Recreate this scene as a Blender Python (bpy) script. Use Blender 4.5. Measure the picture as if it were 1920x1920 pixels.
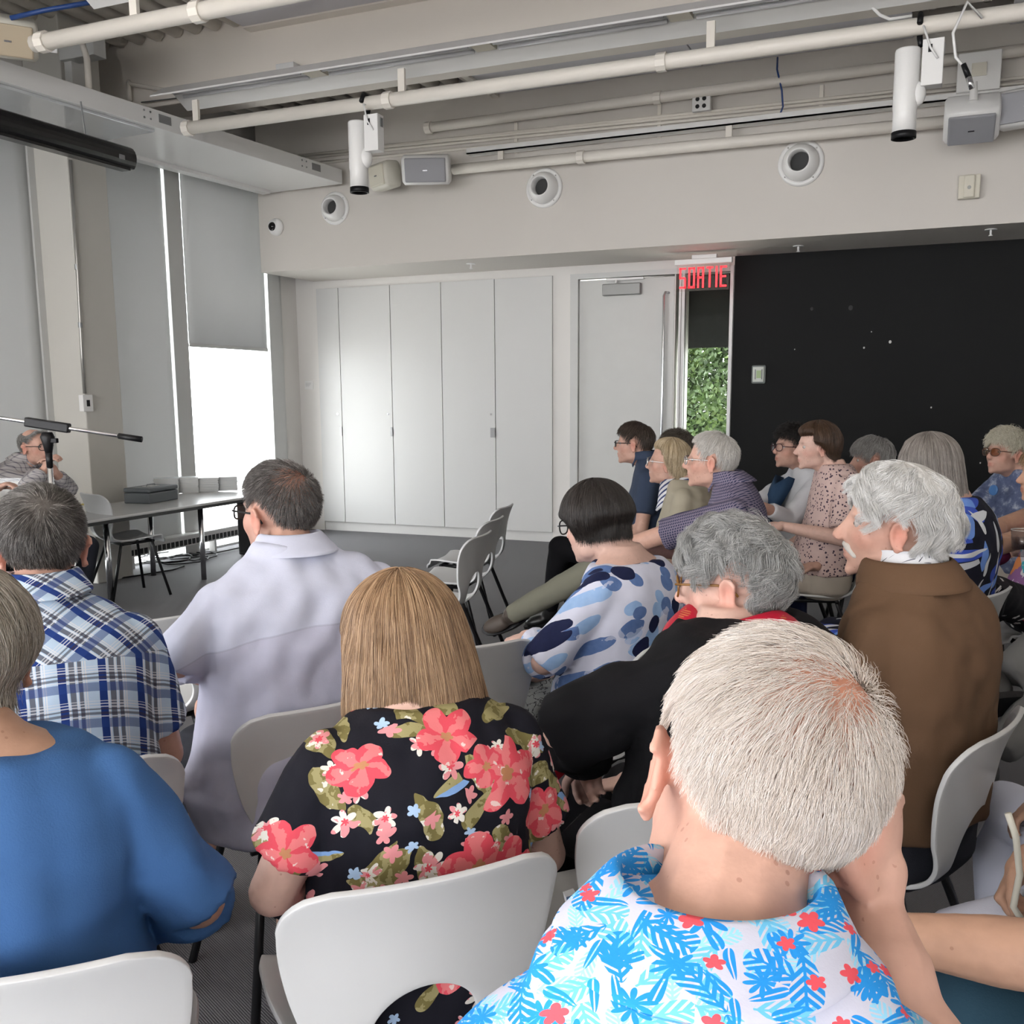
import bpy, bmesh, math, random
import numpy as np
from mathutils import Matrix, Vector
random.seed(7); RNG = np.random.default_rng(7)
for _o in list(bpy.data.objects): bpy.data.objects.remove(_o)
SC = bpy.context.scene
COL = SC.collection

# ------------------------------------------------------------------ camera
F, CX, CY, EYE = 1850.0, 960.0, 1035.0, 1.5          # focal length and principal point in pixels of the 1920 frame, eye height
_dn = np.array([1037 - CX, 12700 - CY, F]); _dn /= np.linalg.norm(_dn)
_v = np.array([-3450 - CX, 768 - CY, F]); _v -= _dn * (_v @ _dn); _xw = -_v / np.linalg.norm(_v)
CAMR = np.stack([_xw, np.cross(-_dn, _xw), -_dn])    # camera axes (right, down, forward) as columns in world space
EYEP = np.array([0, 0, EYE])
cam = bpy.data.cameras.new('camera'); camo = bpy.data.objects.new('camera', cam); COL.objects.link(camo)
_m = np.eye(4); _m[:3, 0] = CAMR[:, 0]; _m[:3, 1] = -CAMR[:, 1]; _m[:3, 2] = -CAMR[:, 2]; _m[:3, 3] = EYEP
camo.matrix_world = Matrix(_m.tolist())
cam.sensor_width = 36; cam.lens = 36 * F / 1920; cam.shift_y = (CY - 960) / 1920
cam.clip_start = 0.05; cam.clip_end = 300
SC.camera = camo

# ------------------------------------------------------------------ sky, window portals, exposure
W = bpy.data.worlds.new('sky'); SC.world = W; W.use_nodes = True
_bg = W.node_tree.nodes['Background']; _bg.inputs[0].default_value = (0.97, 0.975, 1.0, 1); _bg.inputs[1].default_value = 6.7
SC.view_settings.view_transform = 'Standard'; SC.view_settings.look = 'None'
SC.view_settings.exposure = 0.55; SC.view_settings.gamma = 1.0; SC.view_settings.use_curve_mapping = False
def portal(name, loc, rot, sx, sy):
    l = bpy.data.lights.new(name, 'AREA'); l.shape = 'RECTANGLE'; l.size = sx; l.size_y = sy
    l.cycles.is_portal = True
    o = bpy.data.objects.new(name, l); o.location = loc; o.rotation_euler = rot; COL.objects.link(o)
portal('window_portal', (-1.8, -6.52, 1.95), (math.pi / 2, 0, 0), 8.8, 3.1)
portal('window_portal', (-6.72, -3.1, 1.95), (0, -math.pi / 2, 0), 3.6, 5.8)

def ray(px, py): return CAMR @ np.array([px - CX, py - CY, F])
def at_z(px, py, z): d = ray(px, py); return EYEP + d * ((z - EYE) / d[2])
def at_y(px, py, y): d = ray(px, py); return EYEP + d * (y / d[1])
def at_x(px, py, x): d = ray(px, py); return EYEP + d * (x / d[0])
def at_d(px, py, dep): return EYEP + ray(px, py) / F * dep

# ------------------------------------------------------------------ scene bookkeeping
def tag(o, label=None, cat=None, group=None, kind=None):
    if label: o['label'] = label
    if cat: o['category'] = cat
    if group: o['group'] = group
    if kind: o['kind'] = kind
    return o
def empty(name, loc=(0, 0, 0), rz=0.0):
    o = bpy.data.objects.new(name, None); o.location = loc; o.rotation_euler = (0, 0, rz)
    o.empty_display_size = 0.05; COL.objects.link(o); return o
def link(name, me, parent=None, mats=None):
    o = bpy.data.objects.new(name, me); COL.objects.link(o)
    if parent is not None: o.parent = parent
    if mats is not None:
        for m in (mats if isinstance(mats, (list, tuple)) else [mats]): me.materials.append(m)
    return o
def copy_tree(o, parent=None):
    c = o.copy(); COL.objects.link(c); c.parent = parent
    for ch in list(o.children): copy_tree(ch, c)
    return c

# ------------------------------------------------------------------ mesh collector
def nrm(v): v = np.asarray(v, float); return v / max(np.linalg.norm(v), 1e-9)
def frame(d, up=(0, 0, 1)):
    d = nrm(d); up = np.asarray(up, float)
    if abs(d @ nrm(up)) > 0.98: up = np.array([0, 1.0, 0]) if abs(d[1]) < 0.9 else np.array([1.0, 0, 0])
    a = nrm(np.cross(up, d)); return a, np.cross(d, a), d
class MB:
    def __init__(s): s.v = []; s.f = []; s.n = 0; s.mi = []; s.m = 0
    def add(s, v, f):
        v = np.asarray(v, float).reshape(-1, 3); s.v.append(v)
        s.f += [tuple(i + s.n for i in q) for q in f]; s.mi += [s.m] * len(f); s.n += len(v); return s
    def box(s, lo, hi, M=None):
        x0, y0, z0 = lo; x1, y1, z1 = hi
        v = np.array([(x0, y0, z0), (x1, y0, z0), (x1, y1, z0), (x0, y1, z0), (x0, y0, z1), (x1, y0, z1), (x1, y1, z1), (x0, y1, z1)], float)
        if M is not None: v = v @ np.asarray(M)[:3, :3].T + np.asarray(M)[:3, 3]
        return s.add(v, [(3, 2, 1, 0), (4, 5, 6, 7), (0, 1, 5, 4), (1, 2, 6, 5), (2, 3, 7, 6), (3, 0, 4, 7)])
    def cbox(s, c, size, M=None): c = np.asarray(c, float); h = np.asarray(size, float) / 2; return s.box(c - h, c + h, M)
    def rings(s, R, cap0=True, cap1=True):
        k = len(R[0]); nr = len(R); v = np.concatenate(R); f = []
        for i in range(nr - 1):
            for j in range(k):
                a = i * k + j; b = i * k + (j + 1) % k; f.append((a, b, b + k, a + k))
        if cap0: f.append(tuple(range(k - 1, -1, -1)))
        if cap1: f.append(tuple(range((nr - 1) * k, nr * k)))
        return s.add(v, f)
    def cone(s, p0, r0, p1, r1, k=14):
        p0 = np.asarray(p0, float); p1 = np.asarray(p1, float); a, b, d = frame(p1 - p0)
        t = np.arange(k) * 2 * math.pi / k; c = np.outer(np.cos(t), a) + np.outer(np.sin(t), b)
        return s.rings([p0 + c * r0, p1 + c * r1])
    def cap(s, p0, r0, p1, r1, k=12, m=4):
        p0 = np.asarray(p0, float); p1 = np.asarray(p1, float); a, b, d = frame(p1 - p0)
        t = np.arange(k) * 2 * math.pi / k; c = np.outer(np.cos(t), a) + np.outer(np.sin(t), b); R = []
        for i in range(m): q = (i + .35) / m * math.pi / 2; R.append(p0 - d * r0 * math.cos(q) + c * r0 * math.sin(q))
        R += [p0 + c * r0, p1 + c * r1]
        for i in range(m - 1, -1, -1): q = (i + .35) / m * math.pi / 2; R.append(p1 + d * r1 * math.cos(q) + c * r1 * math.sin(q))
        return s.rings(R)
    def ell(s, c, r, Rm=None, k=18, m=11):
        R = []; t = np.arange(k) * 2 * math.pi / k
        for i in range(m):
            q = (i + .5) / m * math.pi
            p = np.stack([np.cos(t) * math.sin(q), np.sin(t) * math.sin(q), np.full(k, -math.cos(q))], 1) * np.asarray(r)
            if Rm is not None: p = p @ np.asarray(Rm).T
            R.append(p + np.asarray(c))
        return s.rings(R)
    def tube(s, pts, r, k=8, closed=False):
        pts = [np.asarray(p, float) for p in pts]; n = len(pts); R = []; t = np.arange(k) * 2 * math.pi / k
        a = None
        for i in range(n):
            if closed: d = pts[(i + 1) % n] - pts[i - 1]
            else: d = pts[min(i + 1, n - 1)] - pts[max(i - 1, 0)]
            d = nrm(d)
            if a is None: a, b, _ = frame(d)
            else: a = nrm(a - d * (a @ d)); b = np.cross(d, a)
            rr = r[i] if hasattr(r, '__len__') else r
            R.append(pts[i] + (np.outer(np.cos(t), a) + np.outer(np.sin(t), b)) * rr)
        if closed: R.append(R[0].copy()); return s.rings(R, False, False)
        return s.rings(R)
    def lathe(s, prof, c=(0, 0, 0), axis=(0, 0, 1), k=28, caps=True):
        a, b, d = frame(axis); t = np.arange(k) * 2 * math.pi / k; u = np.outer(np.cos(t), a) + np.outer(np.sin(t), b)
        return s.rings([np.asarray(c) + d * h + u * r for r, h in prof], caps, caps)
    def mesh(s, name='m', smooth=False):
        me = bpy.data.meshes.new(name); me.from_pydata(np.concatenate(s.v).tolist(), [], s.f)
        if any(s.mi): me.polygons.foreach_set('material_index', s.mi)
        if smooth: me.polygons.foreach_set('use_smooth', [True] * len(me.polygons))
        me.update(); return me
    def build(s, name, mat, parent=None, smooth=False, bevel=0, seg=2, autosmooth=True):
        me = s.mesh(name, smooth)
        o = link(name, me, parent, mat)
        if bevel:
            b = o.modifiers.new('bevel', 'BEVEL'); b.width = bevel; b.segments = seg; b.limit_method = 'ANGLE'; b.angle_limit = 0.6
        return o
def evald(me_or_mb, mods, name):
    me = me_or_mb.mesh(name) if isinstance(me_or_mb, MB) else me_or_mb
    t = bpy.data.objects.new('tmp', me); COL.objects.link(t)
    for typ, kw in mods:
        m = t.modifiers.new(typ, typ)
        for k_, v_ in kw.items(): setattr(m, k_, v_)
    dg = bpy.context.evaluated_depsgraph_get(); dg.update()
    out = bpy.data.meshes.new_from_object(t.evaluated_get(dg)); out.name = name
    bpy.data.objects.remove(t); bpy.data.meshes.remove(me)
    return out
def fuse(mb, voxel, it=4, name='m', fac=0.5):
    out = evald(mb, [('REMESH', dict(mode='VOXEL', voxel_size=voxel, adaptivity=0.0)), ('SMOOTH', dict(factor=fac, iterations=it))], name)
    out.polygons.foreach_set('use_smooth', [True] * len(out.polygons)); return out
def getco(me):
    a = np.empty(len(me.vertices) * 3, np.float32); me.vertices.foreach_get('co', a); return a.reshape(-1, 3).astype(float)
def setco(me, c): me.vertices.foreach_set('co', np.asarray(c, np.float32).ravel()); me.update()
def wob(p, seed, freq=9.0, n=5):
    r = np.random.default_rng(seed); out = np.zeros(len(p))
    for i in range(n):
        k = nrm(r.normal(size=3)) * freq * (0.7 + 0.8 * r.random()); out += np.sin(p @ k * 2 * math.pi / 1.0 * 0.5 + r.random() * 6.28)
    return out / n

# ------------------------------------------------------------------ materials
def newmat(name):
    m = bpy.data.materials.new(name); m.use_nodes = True; nt = m.node_tree; nt.nodes.clear()
    out = nt.nodes.new('ShaderNodeOutputMaterial'); p = nt.nodes.new('ShaderNodeBsdfPrincipled'); nt.links.new(p.outputs[0], out.inputs[0])
    return m, nt, p
class X:
    """an expression over shader node sockets"""
    def __init__(s, nt, k): s.nt = nt; s.k = k
    def op(s, o, b=None, c=None):
        n = s.nt.nodes.new('ShaderNodeMath'); n.operation = o
        for i, q in enumerate((s, b, c)):
            if q is None: continue
            if isinstance(q, X): s.nt.links.new(q.k, n.inputs[i])
            else: n.inputs[i].default_value = q
        return X(s.nt, n.outputs[0])
    def __add__(s, b): return s.op('ADD', b)
    def __radd__(s, b): return s.op('ADD', b)
    def __sub__(s, b): return s.op('SUBTRACT', b)
    def __rsub__(s, b): return (s * -1.0) + b
    def __mul__(s, b): return s.op('MULTIPLY', b)
    def __rmul__(s, b): return s.op('MULTIPLY', b)
    def __truediv__(s, b): return s.op('DIVIDE', b)
    def lt(s, b): return s.op('LESS_THAN', b)
    def gt(s, b): return s.op('GREATER_THAN', b)
    def fr(s): return s.op('FRACT')
    def ab(s): return s.op('ABSOLUTE')
    def cos(s): return s.op('COSINE')
    def sin(s): return s.op('SINE')
    def sq(s): return s.op('SQRT')
    def mn(s, b): return s.op('MINIMUM', b)
    def mx(s, b): return s.op('MAXIMUM', b)
def objco(nt, which='Object'):
    t = nt.nodes.new('ShaderNodeTexCoord'); sp = nt.nodes.new('ShaderNodeSeparateXYZ'); nt.links.new(t.outputs[which], sp.inputs[0])
    return [X(nt, sp.outputs[i]) for i in range(3)], t.outputs[which]
def comb(nt, x, y, z=0.0):
    n = nt.nodes.new('ShaderNodeCombineXYZ')
    for i, q in enumerate((x, y, z)):
        if isinstance(q, X): nt.links.new(q.k, n.inputs[i])
        else: n.inputs[i].default_value = q
    return n.outputs[0]
def mix(nt, fac, a, b, blend='MIX'):
    n = nt.nodes.new('ShaderNodeMix'); n.data_type = 'RGBA'; n.blend_type = blend
    for i, q in ((0, fac), (6, a), (7, b)):
        if isinstance(q, X): nt.links.new(q.k, n.inputs[i])
        elif isinstance(q, bpy.types.NodeSocket): nt.links.new(q, n.inputs[i])
        elif isinstance(q, (tuple, list)): n.inputs[i].default_value = (*q[:3], 1)
        else: n.inputs[i].default_value = q
    return n.outputs[2]
def noise(nt, vec, scale, detail=3, rough=.5, dim='3D'):
    n = nt.nodes.new('ShaderNodeTexNoise'); n.inputs['Scale'].default_value = scale; n.inputs['Detail'].default_value = detail
    n.inputs['Roughness'].default_value = rough
    if vec is not None: nt.links.new(vec, n.inputs['Vector'])
    return X(nt, n.outputs['Fac'])
def ramp(nt, fac, stops, const=False):
    n = nt.nodes.new('ShaderNodeValToRGB'); cr = n.color_ramp; cr.interpolation = 'CONSTANT' if const else 'LINEAR'
    while len(cr.elements) < len(stops): cr.elements.new(0.5)
    for e, (p, c) in zip(cr.elements, stops): e.position = p; e.color = (*c, 1)
    nt.links.new(fac.k if isinstance(fac, X) else fac, n.inputs[0]); return n.outputs[0]
def bump(nt, p, h, strength=.3, dist=.01):
    b = nt.nodes.new('ShaderNodeBump'); b.inputs['Strength'].default_value = strength; b.inputs['Distance'].default_value = dist
    nt.links.new(h.k, b.inputs['Height']); nt.links.new(b.outputs[0], p.inputs['Normal'])
_MC = {}
def mat(name, col, rough=.5, metal=0.0, spec=.5, var=.04, vs=6.0, bs=0.0, bscale=200.0, emit=None, es=0.0, coat=0.0):
    if name in _MC: return _MC[name]
    m, nt, p = newmat(name); p.inputs['Roughness'].default_value = rough; p.inputs['Metallic'].default_value = metal
    p.inputs['Specular IOR Level'].default_value = spec
    (x, y, z), vec = objco(nt)
    if var:
        n = noise(nt, vec, vs, 4)
        c = mix(nt, n, tuple(k * (1 - var) for k in col), tuple(min(1, k * (1 + var)) for k in col)); nt.links.new(c, p.inputs['Base Color'])
    else: p.inputs['Base Color'].default_value = (*col, 1)
    if bs: bump(nt, p, noise(nt, vec, bscale, 2), bs, .002)
    if emit: p.inputs['Emission Color'].default_value = (*emit, 1); p.inputs['Emission Strength'].default_value = es
    if coat: p.inputs['Coat Weight'].default_value = coat
    _MC[name] = m; return m
def glass(name, tint=(.95, .97, .97), refl=.08):
    if name in _MC: return _MC[name]
    m = bpy.data.materials.new(name); m.use_nodes = True; nt = m.node_tree; nt.nodes.clear()
    o = nt.nodes.new('ShaderNodeOutputMaterial'); t = nt.nodes.new('ShaderNodeBsdfTransparent'); g = nt.nodes.new('ShaderNodeBsdfGlossy')
    t.inputs[0].default_value = (*tint, 1); g.inputs['Roughness'].default_value = 0.02
    lw = nt.nodes.new('ShaderNodeLayerWeight'); fr = X(nt, lw.outputs['Facing']).op('POWER', 5.0) * (.6 if refl > .01 else .05) + refl * .4
    mx = nt.nodes.new('ShaderNodeMixShader'); nt.links.new(fr.k, mx.inputs[0]); nt.links.new(t.outputs[0], mx.inputs[1]); nt.links.new(g.outputs[0], mx.inputs[2])
    nt.links.new(mx.outputs[0], o.inputs[0]); _MC[name] = m; return m
def blind_mat(name, col, trans):
    m = bpy.data.materials.new(name); m.use_nodes = True; nt = m.node_tree; nt.nodes.clear()
    o = nt.nodes.new('ShaderNodeOutputMaterial'); d = nt.nodes.new('ShaderNodeBsdfDiffuse'); t = nt.nodes.new('ShaderNodeBsdfTranslucent')
    d.inputs[0].default_value = (*col, 1); t.inputs[0].default_value = (*col, 1)
    mx = nt.nodes.new('ShaderNodeMixShader'); mx.inputs[0].default_value = trans
    nt.links.new(d.outputs[0], mx.inputs[1]); nt.links.new(t.outputs[0], mx.inputs[2]); nt.links.new(mx.outputs[0], o.inputs[0]); return m

WHITE = mat('white_paint', (.76, .735, .70), .55, var=.02, vs=1.2)
BEIGE = mat('cream_ceiling_paint', (.93, .865, .785), .6, var=.025, vs=1.0)
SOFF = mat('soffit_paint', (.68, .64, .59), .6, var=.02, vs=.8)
CABW = mat('cabinet_laminate', (.64, .635, .62), .4, var=.012, vs=2.0)
PIPEW = mat('painted_pipe', (.86, .81, .73), .45, var=.03, vs=9, bs=.1, bscale=60)
METW = mat('white_metal', (.84, .83, .81), .32, var=.01)
GREYM = mat('grey_metal', (.32, .33, .33), .35, metal=.5)
CHROME = mat('chrome', (.75, .76, .78), .16, metal=1.0, var=0)
BLACK = mat('black_plastic', (.010, .010, .011), .4, spec=.25)
BLKM = mat('black_metal', (.01, .01, .011), .3, metal=.2)
LAV = mat('acoustic_panel', (.76, .74, .77), .8, var=.015, bs=.15, bscale=300)
DKGREY = mat('dark_cavity', (.05, .05, .05), .8)
CHALK = mat('black_wall_paint', (.0085, .009, .009), .7, spec=.2, var=.12, vs=1.6)
# ------------------------------------------------------------------ the room
YW, YS, XW = 9.445, 8.53, -6.60          # back wall, soffit front, window wall
def st(mb, name, m, parent=None, **k):
    o = mb.build(name, m, parent, **k)
    if parent is None: tag(o, kind='structure')
    return o
def carpet():
    m, nt, p = newmat('ribbed_carpet'); (x, y, z), vec = objco(nt)
    u = (x * 0.45 + y * 0.9) * 165.0
    rib = u.fr(); line = (rib - .5).ab() * 2.0
    n = noise(nt, vec, 1.1, 3); n2 = noise(nt, vec, 90, 2)
    base = mix(nt, n, (.066, .064, .072), (.092, .089, .097))
    c = mix(nt, line.gt(.66) * (.55 + n2 * .5), base, (.24, .235, .25)); nt.links.new(c, p.inputs['Base Color'])
    p.inputs['Roughness'].default_value = .7; p.inputs['Specular IOR Level'].default_value = .4; p.inputs['Sheen Weight'].default_value = .14; p.inputs['Sheen Roughness'].default_value = .35; p.inputs['Sheen Tint'].default_value = (.8, .78, .78, 1)
    bump(nt, p, line, .35, .003); return m
st(MB().box((-6.75, -6.6, -.1), (3.1, 9.6, 0)), 'floor', carpet())
tag(bpy.data.objects['floor'], kind='structure')
st(MB().box((-6.9, -6.7, 4.42), (3.2, 9.6, 4.55)), 'ceiling', BEIGE)
# back wall: white part with the exit, black part
xs = lambda px: at_y(px, 760, YW)[0]
dL, dl, dr, sl0, sl1, g0, g1, bl = xs(1070), xs(1084), xs(1261), xs(1263), xs(1270), xs(1281), xs(1364), xs(1371)
HT = 2.62
cbl, cbr = xs(601), xs(1037)
for nm, lo, hi in (('wall_back', (-6.75, 0), (cbl, 4.42)), ('wall_back_header', (cbl, 2.67), (cbr, 4.42)), ('wall_back_middle', (cbr, 0), (dL, 4.42)), ('wall_back_lintel', (dL, HT), (bl, 4.42)), ('wall_back_jamb', (dr, 0), (sl0, HT)), ('wall_back_mullion', (sl1, 0), (g0, HT)), ('wall_back_post', (g1, 0), (bl, HT))):
    tag(st(MB().box((lo[0], YW, lo[1]), (hi[0], YW + .15, hi[1])), nm, WHITE), kind='structure')
st(MB().box((bl, YW - .012, 0), (3.1, YW + .15, 4.42)), 'wall_back_black', CHALK)
tag(bpy.data.objects['wall_back_black'], kind='structure')
for k, (px, py, s) in enumerate(((1669, 641, .012), (1620, 652, .008), (1634, 622, .005), (1746, 764, .007), (1838, 868, .006), (1490, 655, .005), (1595, 577, .02), (1522, 579, .014))):
    p = at_y(px, py, YW - .012); m = mat('chipped_paint', (.6, .6, .58), .7) if k < 6 else mat('scuffed_patch', (.006, .006, .006), .6)
    MB().ell((p[0], YW - .012, p[2]), (s, .0015, s * 1.2), k=8, m=5).build('paint_chip' if k < 6 else 'filled_hole', m, bpy.data.objects['wall_back_black'])
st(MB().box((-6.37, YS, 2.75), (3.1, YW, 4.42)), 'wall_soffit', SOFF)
tag(bpy.data.objects['wall_soffit'], kind='structure')
# window wall on the left
wl = MB().box((XW - .22, -6.7, 3.72), (XW, 9.6, 4.42)).box((XW - .22, 9.13, 0), (XW, 9.6, 4.42)).box((XW - .22, -.2, 0), (XW, 3.9, 4.42)).box((XW - .22, -6.7, 0), (XW, -.2, .08)).box((XW - .22, -6.7, 0), (XW, -6.0, 4.42)).box((XW - .2, -2.6, .3), (XW, -2.3, 3.72))
wl.box((XW - .22, 5.97, 0), (XW, 6.4, 4.42))
st(wl, 'wall_left', WHITE)
st(MB().box((XW, 5.97, 0), (-6.21, 6.36, 4.42)), 'wall_left_column', mat('column_paint', (.62, .60, .55), .6, var=.02), bevel=.01)
tag(bpy.data.objects['wall_left_column'], kind='structure')
PANE = glass('window_pane_glass')
FR = mat('window_frame_paint', (.60, .60, .58), .4)
def window(i, y0, y1, cuts):
    w = MB()
    for y in (y0, y1): w.box((XW - .16, y - .05, 0), (XW + .02, y + .05, 3.75))
    for y, hw in cuts: w.box((XW - .16, y - hw, 0), (XW + .05, y + hw, 3.75))
    w.box((XW - .16, y0, 3.68), (XW + .01, y1, 3.75)).box((XW - .16, y0, -.02), (XW + .01, y1, .02))
    o = st(w, 'window_%d' % i, FR); tag(o, kind='structure')
    MB().box((XW - .10, y0, .02), (XW - .09, y1, 3.7)).build('pane', PANE, o)
    return o
window(1, 3.95, 5.93, ((5.96, .05),)); window(2, 6.42, 9.09, ((7.50, .10), (8.97, .10)))
BL = blind_mat('blind_fabric', (.70, .70, .695), .17)
def blind(y0, y1, z0, label):
    r = empty('roller_blind', (XW + .03, (y0 + y1) / 2, z0)); h = (y1 - y0) / 2
    tag(r, label, 'blind', 'roller blinds on the window wall')
    n = 14; V = []; Fc = []
    for i in range(n + 1):
        y = -h + 2 * h * i / n; b = .006 * math.sin(i * 1.3) * (1 if 0 < i < n else 0)
        for z in (0.0, .6, 1.4, 3.68 - z0): V.append((b * (1 - z / 4), y, z))
    for i in range(n):
        for j in range(3): a = i * 4 + j; Fc.append((a, a + 4, a + 5, a + 1))
    o = MB().add(V, Fc).build('fabric', BL, r, smooth=True); s = o.modifiers.new('s', 'SOLIDIFY'); s.thickness = .002
    MB().box((-.008, -h, -.02), (.008, h, .012)).build('hem_bar', FR, r)
    MB().cone((-.01, -h, 3.66 - z0), .03, (-.01, h, 3.66 - z0), .03, 16).build('roller', FR, r, smooth=True)
blind(3.98, 5.93, .22, 'pale roller blind lowered behind the man at the table')
blind(6.40, 7.38, .20, 'full length pale roller blind beside the wall column')
blind(7.63, 8.84, 2.0, 'roller blind stopped above the bright white window')
# baseboard heater with its slots
hr = empty('baseboard_heater', (XW + .03, 7.62, .07)); tag(hr, 'low white baseboard heater with slotted grille under the window', 'heater')
MB().box((0, -1.24, .04), (.13, 1.38, .15)).build('cover', METW, hr, bevel=.01)
sl = MB()
for i in range(46): sl.box((.128, -1.22 + i * .057, .055), (.1325, -1.22 + i * .057 + .042, .105))
o = sl.build('grille_slots', DKGREY, hr); o['kind'] = 'stuff'
for y in (-1.0, 0.1, 1.2): MB().box((.03, y, -.07), (.1, y + .03, .045)).build('bracket', METW, hr)
# walls out of view, with tall windows that let the daylight in
wf = MB().box((-6.75, -6.7, -.05), (3.2, -6.5, .08)).box((-6.75, -6.7, 3.5), (3.2, -6.5, 4.42)).box((-6.75, -6.7, 0), (-6.2, -6.5, 4.42)).box((2.6, -6.7, 0), (3.2, -6.5, 4.42))
for x in (-4.0, -1.8, .4): wf.box((x - .08, -6.65, .08), (x + .08, -6.5, 3.5))
st(wf, 'wall_front', WHITE)
st(MB().box((3.0, -6.7, -.05), (3.2, 9.6, 4.42)), 'wall_right', WHITE)
# storage cabinets
ctop = 2.67
cx = [xs(601), xs(642), xs(737), xs(831), xs(930), xs(1037)]
for i in range(5):
    r = empty('storage_cabinet', ((cx[i] + cx[i + 1]) / 2, YW - .015, 0)); w = (cx[i + 1] - cx[i]) / 2
    tag(r, ['narrow tall white storage cabinet in the window corner', 'tall white storage cabinet, second from the window corner', 'tall white storage cabinet, middle of the row of five',
            'tall white storage cabinet, fourth from the window corner', 'tall white storage cabinet next to the white exit door'][i], 'cabinet', 'built-in storage cabinets')
    MB().box((-w, .02, .10), (w, .218, ctop)).build('body', CABW, r)
    MB().box((-w, .03, 0), (w, .218, .10)).build('kick_plate', mat('kick_plate', (.66, .65, .63), .5), r)
    d = MB().box((-w + .004, 0, .105), (w - .004, .02, ctop - .002)).build('door', CABW, r, bevel=.0015)
    if i in (0, 1, 3):
        MB().cbox((w - .012 if i != 3 else w - .03, -.005, 1.12), (.02 if i != 3 else .05, .012, .10)).build('handle', mat('handle_steel', (.35, .35, .35), .35, metal=.7), d)
        MB().cone((w - .055 if i != 3 else w - .05, .001, 1.31), .011, (w - .055 if i != 3 else w - .05, -.006, 1.31), .011, 12).build('lock', CHROME, d, smooth=False)
# sheet of notices by the corner
pl = at_y(580, 722, YW); o = MB().box((-.055, -.006, -.045), (.055, 0, .045)).build('wall_notice', mat('notice_card', (.80, .79, .77), .5), None); o.location = (pl[0], YW - .001, pl[2])
tag(o, 'small white printed notice card on the wall beside the cabinets', 'notice')
tx = MB()
for k, wd in enumerate((.075, .07, .06, .05)): tx.box((-.045, -.0072, .02 - k * .011), (-.045 + wd, -.006, .0235 - k * .011))
tx.build('printed_lines', mat('grey_print', (.45, .44, .43), .7), o)
# white door with closer and long pull, narrow vision strip, sidelight
dt = st(MB().box((dL, YW - .02, 0), (dl, YW + .05, HT)).box((dL, YW - .02, HT), (g1 + .02, YW + .05, HT + .05)), 'trim_1', FR); tag(dt, kind='structure')
do = st(MB().box((dl + .005, YW + .01, .01), (dr - .003, YW + .06, HT - .015)), 'door_1', mat('door_paint', (.60, .60, .575), .4), bevel=.004); tag(do, kind='structure')
c = at_y(1167, 543, YW); MB().cbox((c[0], YW - .02, c[2]), (.38, .06, .11)).build('door_closer', mat('closer_grey', (.27, .27, .26), .4, metal=.3), do, bevel=.008)
MB().tube([(c[0] - .05, YW - .04, c[2] + .06), (c[0] - .05, YW - .04, c[2] + .09)], .012).box((c[0] - .15, YW - .045, c[2] + .085), (c[0] + .22, YW - .02, c[2] + .105)).build('closer_arm', METW, do)
h0 = at_y(1245, 548, YW - .06); MB().tube([(h0[0] + .03, YW + .01, h0[2]), (h0[0] + .01, YW - .05, h0[2]), (h0[0], YW - .06, h0[2] - .03), (h0[0], YW - .06, .4), (h0[0] + .01, YW - .05, .37), (h0[0] + .03, YW + .01, .37)], .012).build('pull_bar', CHROME, do, smooth=True)
o = MB().box((sl0, YW + .06, .05), (sl1, YW + .07, HT)).build('window_3', glass('sidelight_glass', (.9, .93, .9), .002)); tag(o, kind='structure')
o = st(MB().box((g0 - .025, YW - .03, 0), (g0, YW + .03, HT + .05)).box((g1, YW - .03, 0), (g1 + .03, YW + .03, HT + .05)).box((sl1, YW - .02, 0), (sl1 + .02, YW + .02, HT)), 'window_4', mat('sidelight_frame', (.70, .69, .68), .35)); tag(o, kind='structure')
MB().box((g0, YW + .06, 0), (g1, YW + .07, HT)).build('pane', glass('sidelight_glass', (.9, .93, .9), .002), o)
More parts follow.
